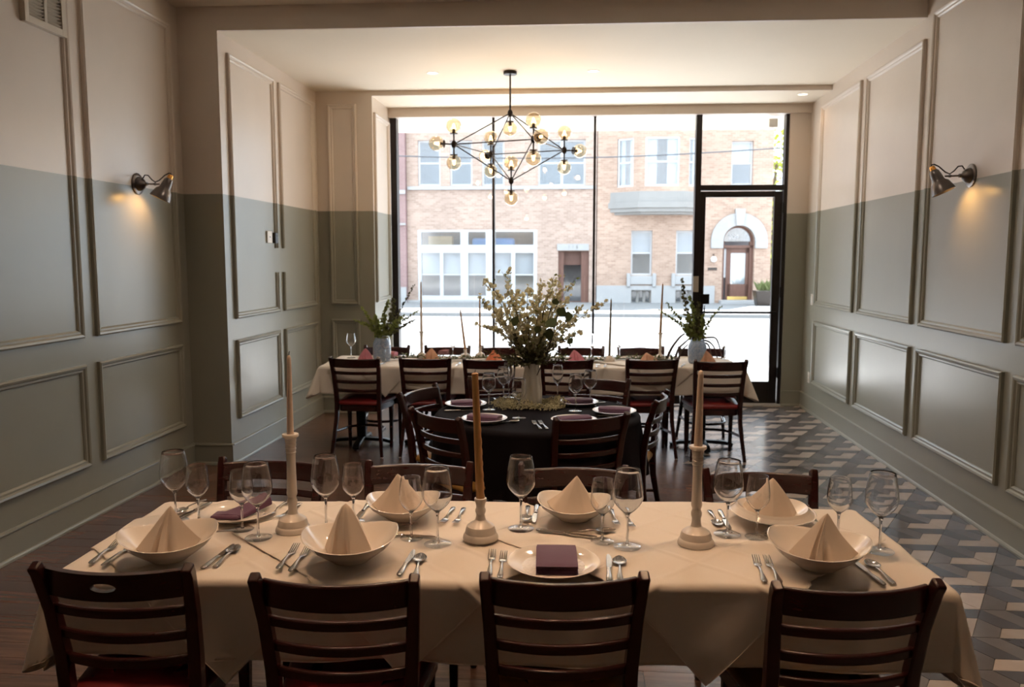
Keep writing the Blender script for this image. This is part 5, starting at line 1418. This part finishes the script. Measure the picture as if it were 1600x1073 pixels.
for i, (u, v, u2, v2, kd, lab) in enumerate(((592, 571, 604, 566, KNIFE, 'knife at the left front of the far table'), (700, 572, 708, 566, KNIFE, 'knife at the front of the far table under the second chair top'), (712, 572, 722, 566, FORK, 'fork at the front of the far table right of the second chair'),
                                             (822, 573, 830, 567, KNIFE, 'knife at the front of the far table behind the vase'), (932, 574, 936, 566, SPOON, 'spoon at the front of the far table right of the pink napkin'), (944, 574, 948, 566, KNIFE, 'knife at the front of the far table left of the domed holder'), (1064, 574, 1072, 567, FORK, 'fork at the front of the far table left of the right blue vase'))):
    lay(kd, u, v, u2, v2, lab, 'cutlery on the far table', zf)

# ================================================================== lights and fittings
# globe chandelier
cp = Vector((-.725, 7.80, ZB))
t = thing('globe_chandelier', 'black chandelier of thin rods with fifteen amber glass globes', 'chandelier', cp)
MB().lathe([(.062, -.030), (.064, -.026), (.064, -.004), (.060, 0)], 32).build('canopy', 'dark_bronze', t)
TOPN, BOTN = Vector((0, 0, 3.064 - ZB)), Vector((0.01, 0, 2.431 - ZB))
SIDE = [Vector((-1.228, 7.55, 2.745)) - cp, Vector((-.47, 7.30, 2.745)) - cp, Vector((-.215, 8.05, 2.745)) - cp, Vector((-.97, 8.30, 2.745)) - cp]
MB().tube([(0, 0, -.03), TOPN], .0085, 10).build('down_rod', 'dark_bronze', t)
for i, s_ in enumerate(SIDE):
    for q in (TOPN, BOTN, SIDE[(i + 1) % 4]): MB().tube([s_, q], .0058, 8).build('rod', 'dark_bronze', t)
for nd in [TOPN, BOTN] + SIDE: MB().ball(nd, .030, 12, 8, (.85, .85, 1.25)).build('node', 'dark_bronze', t)
def arm(a, d, ln):
    d = d.normalized(); M = d.to_track_quat('Z', 'Y').to_matrix().to_4x4(); M.translation = a
    ar = MB().tube([a, a + d * (ln - .062)], .0075, 8)
    ar.lathe([(.0, ln - .075), (.036, ln - .075), (.037, ln - .071), (.036, ln - .068), (.015, ln - .066), (.014, ln - .028), (.0, ln - .028)], 20, M=M)
    ao = ar.build('arm', 'dark_bronze', t)
    gl = MB(); rg = .070; pr = [(rg * math.sin(PI * (.10 + .90 * i / 16)), ln - rg * math.cos(PI * (.10 + .90 * i / 16))) for i in range(17)]
    gl.lathe(pr, 28, M=M, cap0=False, cap1=False).build('globe', 'globe_glass', ao, angle=80)
    MB().lathe([(.008, ln - .028), (.012, ln - .018), (.0145, ln - .004), (.013, ln + .010), (.007, ln + .019), (.0, ln + .022)], 16, M=M).build('bulb', 'bulb_glow', ao)
    ld = bpy.data.lights.new('bulb_light', 'POINT'); ld.energy = BULB_W; ld.color = (1.0, .74, .45); ld.shadow_soft_size = .03
    lo = bpy.data.objects.new('bulb_light', ld); COL.objects.link(lo); lo.location = cp + a + d * (ln + .03)
ctr = sum(SIDE, Vector()) / 4
for s_ in SIDE:
    arm(s_, Vector((0, 0, 1)), .168); arm(s_, Vector((0, 0, -1)), .168)
    d = s_ - ctr; d.z = 0; arm(s_, d, .168)
arm(TOPN, Vector((0, 0, -1)), .150); arm(BOTN, Vector((0, 0, 1)), .168); arm(BOTN, Vector((0, 0, -1)), .168)

# recessed downlights
def downlight_make():
    t = thing('recessed_downlight', 'd', 'downlight')
    MB().lathe([(.046, -.001), (.050, -.004), (.058, -.004), (.060, 0), (.046, 0)], 32, cap0=False, cap1=False).build('trim_ring', 'lamp_white', t)
    MB().lathe([(0, -.0012), (.046, -.0012), (.046, 0), (0, 0)], 32).build('lens', 'downlight_glow', t)
    return t
DL = Kind(downlight_make)
def downlight(x, y, z, lab, watts, grp, spread=150, col=(1.0, .62, .36)):
    DL.put((x, y, z), 0, lab, grp)
    ld = bpy.data.lights.new('downlight_lamp', 'SPOT'); ld.energy = watts; ld.color = col; ld.spot_size = R(spread); ld.spot_blend = .8; ld.shadow_soft_size = .05
    lo = bpy.data.objects.new('downlight_lamp', ld); COL.objects.link(lo); lo.location = (x, y, z - .02)
downlight(-1.468, 7.798, ZB, 'recessed downlight left of the chandelier in the bright ceiling', RECESS_LAMP_W, 'downlights in the recess ceiling')
downlight(.059, 7.856, ZB, 'recessed downlight right of the chandelier in the bright ceiling', RECESS_LAMP_W, 'downlights in the recess ceiling')
downlight(-.746, 8.837, ZS, 'recessed downlight behind the chandelier rod, close to the window', RECESS_LAMP_W, 'downlights close to the window')
downlight(2.25, 8.872, ZS, 'recessed downlight in the right corner close to the window', RECESS_LAMP_W * .6, 'downlights close to the window')
for x, y, lab in ((-1.35, 2.5, 'recessed downlight above the left end of the nearest table'), (-.25, 2.5, 'recessed downlight above the middle of the nearest table'), (.85, 2.5, 'recessed downlight above the right end of the nearest table')):
    downlight(x, y, ZC, lab, CEIL_LAMP_W, 'downlights in the front ceiling', 95)
for x, lab in ((-1.3, 'added fill downlight, out of view, above the left of the round table'), (.7, 'added fill downlight, out of view, above the right of the round table')):
    downlight(x, 4.6, ZC, lab, FILL_LAMP_W, 'added fill lamps over the round table', 130, (1.0, .82, .66))  # out-of-view pair, added as fill for the bouquet and far chairs
ODL = at_z(640, 190, 3.46)
for x, lab_ in ((-2.0, 'round fitting in the white soffit outside, seen through the left pane'), (.4, 'round fitting in the white soffit outside, seen through the right wide pane'), (1.95, 'round fitting in the white soffit outside, over the door')): tag(MB().lathe([(.05, -.004), (.06, -.004), (.062, 0), (.05, 0)], 24).build('soffit_light', 'lamp_white'), lab_, 'light fitting', 'fittings in the soffit outside').location = (x, 10.4, 3.46)

# swivel wall sconces
def sconce(loc, sgn, lab):
    """sgn +1: wall on the left, lamp points to +x"""
    t = thing('wall_sconce', lab, 'sconce', loc, 0 if sgn > 0 else PI)
    # local: +x out of the wall; 'sd' is the way the shade leans along the wall
    sd_ = 1 if sgn > 0 else -1
    Mx = Matrix.Rotation(PI / 2, 4, 'Y')
    MB().lathe([(.075, 0), (.076, .006), (.072, .010), (.050, .012)], 32, M=Mx).build('backplate', 'pewter', t, angle=40)
    MB().lathe([(.050, .010), (.050, .016), (.044, .036), (.030, .052), (.014, .060), (.012, .066), (0, .067)], 28, M=Mx).build('dome', 'pewter', t, angle=50)
    MB().tube([(.060, 0, 0), (.165, 0, -.003)], .006, 10).tube([(.128, 0, -.002), (.140, 0, -.002)], .010, 10).tube([(.06, 0, 0), (.078, 0, 0)], .013, 12).build('arm', 'pewter', t)
    cap = Vector((.235, sd_ * .035, .060)); mouth = Vector((.165, sd_ * .0, -.105)); ax_ = (mouth - cap).normalized(); LN = (mouth - cap).length
    M = ax_.to_track_quat('Z', 'Y').to_matrix().to_4x4(); M.translation = cap
    MB().lathe([(0, -.004), (.014, -.004), (.018, .004), (.020, .020), (.022, .026)], 20, M=M).build('cap', 'brass', t, angle=40)
    MB().lathe([(.020, .022), (.030, .035), (.034, .060), (.038, .098), (.040, .104), (.056, .120), (.070, LN - .02), (.074, LN), (.072, LN), (.068, LN - .02), (.054, .123), (.038, .108), (.032, .060), (.026, .036), (.0, .030)], 32, M=M, cap0=False).build('shade', 'pewter', t, angle=40)
    MB().lathe([(.012, .055), (.022, .075), (.024, .095), (.016, .112), (0, .118)], 16, M=M).build('bulb', 'bulb_glow', t)
    cpts = [(.045, sd_ * .0, .040), (.06, sd_ * .0, .062), (.085, sd_ * .0, .060), (.110, sd_ * .0, .030), (.135, sd_ * .0, .012), (.160, sd_ * .010, .025), (.195, sd_ * .025, .062), (.222, sd_ * .035, .078), (.237, sd_ * .036, .074), (.236, sd_ * .036, .058)]
    MB().tube(cpts, .0045, 8).build('cable', 'dark_plastic', t)
    ld = bpy.data.lights.new('sconce_lamp', 'SPOT'); ld.energy = SCONCE_W; ld.color = (1.0, .54, .17); ld.spot_size = R(130); ld.spot_blend = .8; ld.shadow_soft_size = .035
    lo = bpy.data.objects.new('sconce_lamp', ld); COL.objects.link(lo); lo.parent = t; lo.location = cap + ax_ * (LN - .03)
    aim = (ax_ + Vector((-.75, 0, 0))).normalized(); lo.rotation_euler = (-aim).to_track_quat('Z', 'Y').to_euler()
sconce((XL, 5.56, 2.215), 1, 'pewter swivel wall lamp with a bell shade on the left wall')
sconce((XR, 5.545, 2.222), -1, 'pewter swivel wall lamp with a bell shade on the right wall')

# air vent, switch, outlets
v0, v1 = at_x(31, 32, XL), at_x(97, 60, XL)
t = thing('air_vent', 'cream louvred air vent high on the left wall', 'vent', (XL, (v0.y + v1.y) / 2, v0.z + .30))
hw, hh = (v1.y - v0.y) / 2, .30
fr_ = MB()
fr_.box(.02, .034, -hw, -hw + .035, -hh, hh).box(.02, .034, hw - .04, hw, -hh, hh).box(.02, .034, -hw + .035, hw - .04, -hh, -hh + .04).box(.02, .034, -hw + .035, hw - .04, hh - .04, hh).box(.02, .032, -.012, .012, -hh + .04, hh - .04)
fr_.box(0, .02, -hw, -hw + .01, -hh, hh).box(0, .02, hw - .01, hw, -hh, hh).box(0, .02, -hw, hw, -hh, -hh + .01)
fr_.build('vent_frame', 'vent_paint', t, bevel=.002)
MB().box(.001, .004, -hw + .03, hw - .03, -hh + .03, hh - .03).build('duct', 'dark_plastic', t, smooth=False)
ns = 26; lm = None
for side in ((-hw + .035, -.012), (.012, hw - .04)):
    sl = MB(); y0, y1 = side
    sl.add([(.010, y0, -.007), (.010, y1, -.007), (.030, y1, .003), (.030, y0, .003), (.010, y0, -.0055), (.010, y1, -.0055), (.030, y1, .0045), (.030, y0, .0045)], [(3,2,1,0),(4,5,6,7),(0,1,5,4),(1,2,6,5),(2,3,7,6),(3,0,4,7)])
    me = sl.mesh('louvre', 'vent_paint', False)
    for i in range(ns):
        o = bpy.data.objects.new('louvre', me); COL.objects.link(o); o.parent = t; o.location = (0, 0, -hh + .052 + (2 * hh - .1) * i / (ns - 1))
s0, s1 = at_x(414, 363, XM), at_x(425, 377, XM)
t = thing('wall_switch', 'white thermostat plate with a dark sensor on the left recess wall', 'switch', (XM, (s0.y + s1.y) / 2, (s0.z + s1.z) / 2))
MB().box(0, .014, -.055, .055, -.055, .055).build('plate', 'white_plastic', t, bevel=.004)
MB().lathe([(.008, .014), (.008, .017), (0, .017)], 12, M=Matrix.Rotation(PI / 2, 4, 'Y')).build('button', 'steel', t)
t = thing('wall_sensor', 'small dark box beside the white plate on the left recess wall', 'sensor', (XM, s1.y + .045, (s0.z + s1.z) / 2 - .003))
MB().box(0, .03, -.03, .03, -.052, .045).build('case', 'dark_plastic', t, bevel=.004); MB().box(.03, .032, -.02, .02, .012, .018).build('slot', 'steel', t, smooth=False)
for (u, v, lab, nm) in ((1270, 468, 'white light switch on the right wall by the window', 'light_switch'), (1265, 590, 'white power outlet low on the right wall by the window', 'power_outlet')):
    p = at_x(u, v, XR); t = thing(nm, lab, 'switch' if nm[0] == 'l' else 'outlet', (XR, p.y + .02, p.z), PI)
    MB().box(0, .008, -.038, .038, -.060, .060).build('plate', 'white_plastic', t, bevel=.003)
    if nm[0] == 'l': MB().box(.008, .013, -.016, .016, -.034, .034).build('rocker', 'lamp_white', t, bevel=.002)
    else:
        for z in (-.022, .022): MB().lathe([(.017, .008), (.017, .011), (0, .011)], 16, M=Matrix.Translation((0, 0, z)) @ Matrix.Rotation(PI / 2, 4, 'Y')).build('socket', 'vent_paint', t)
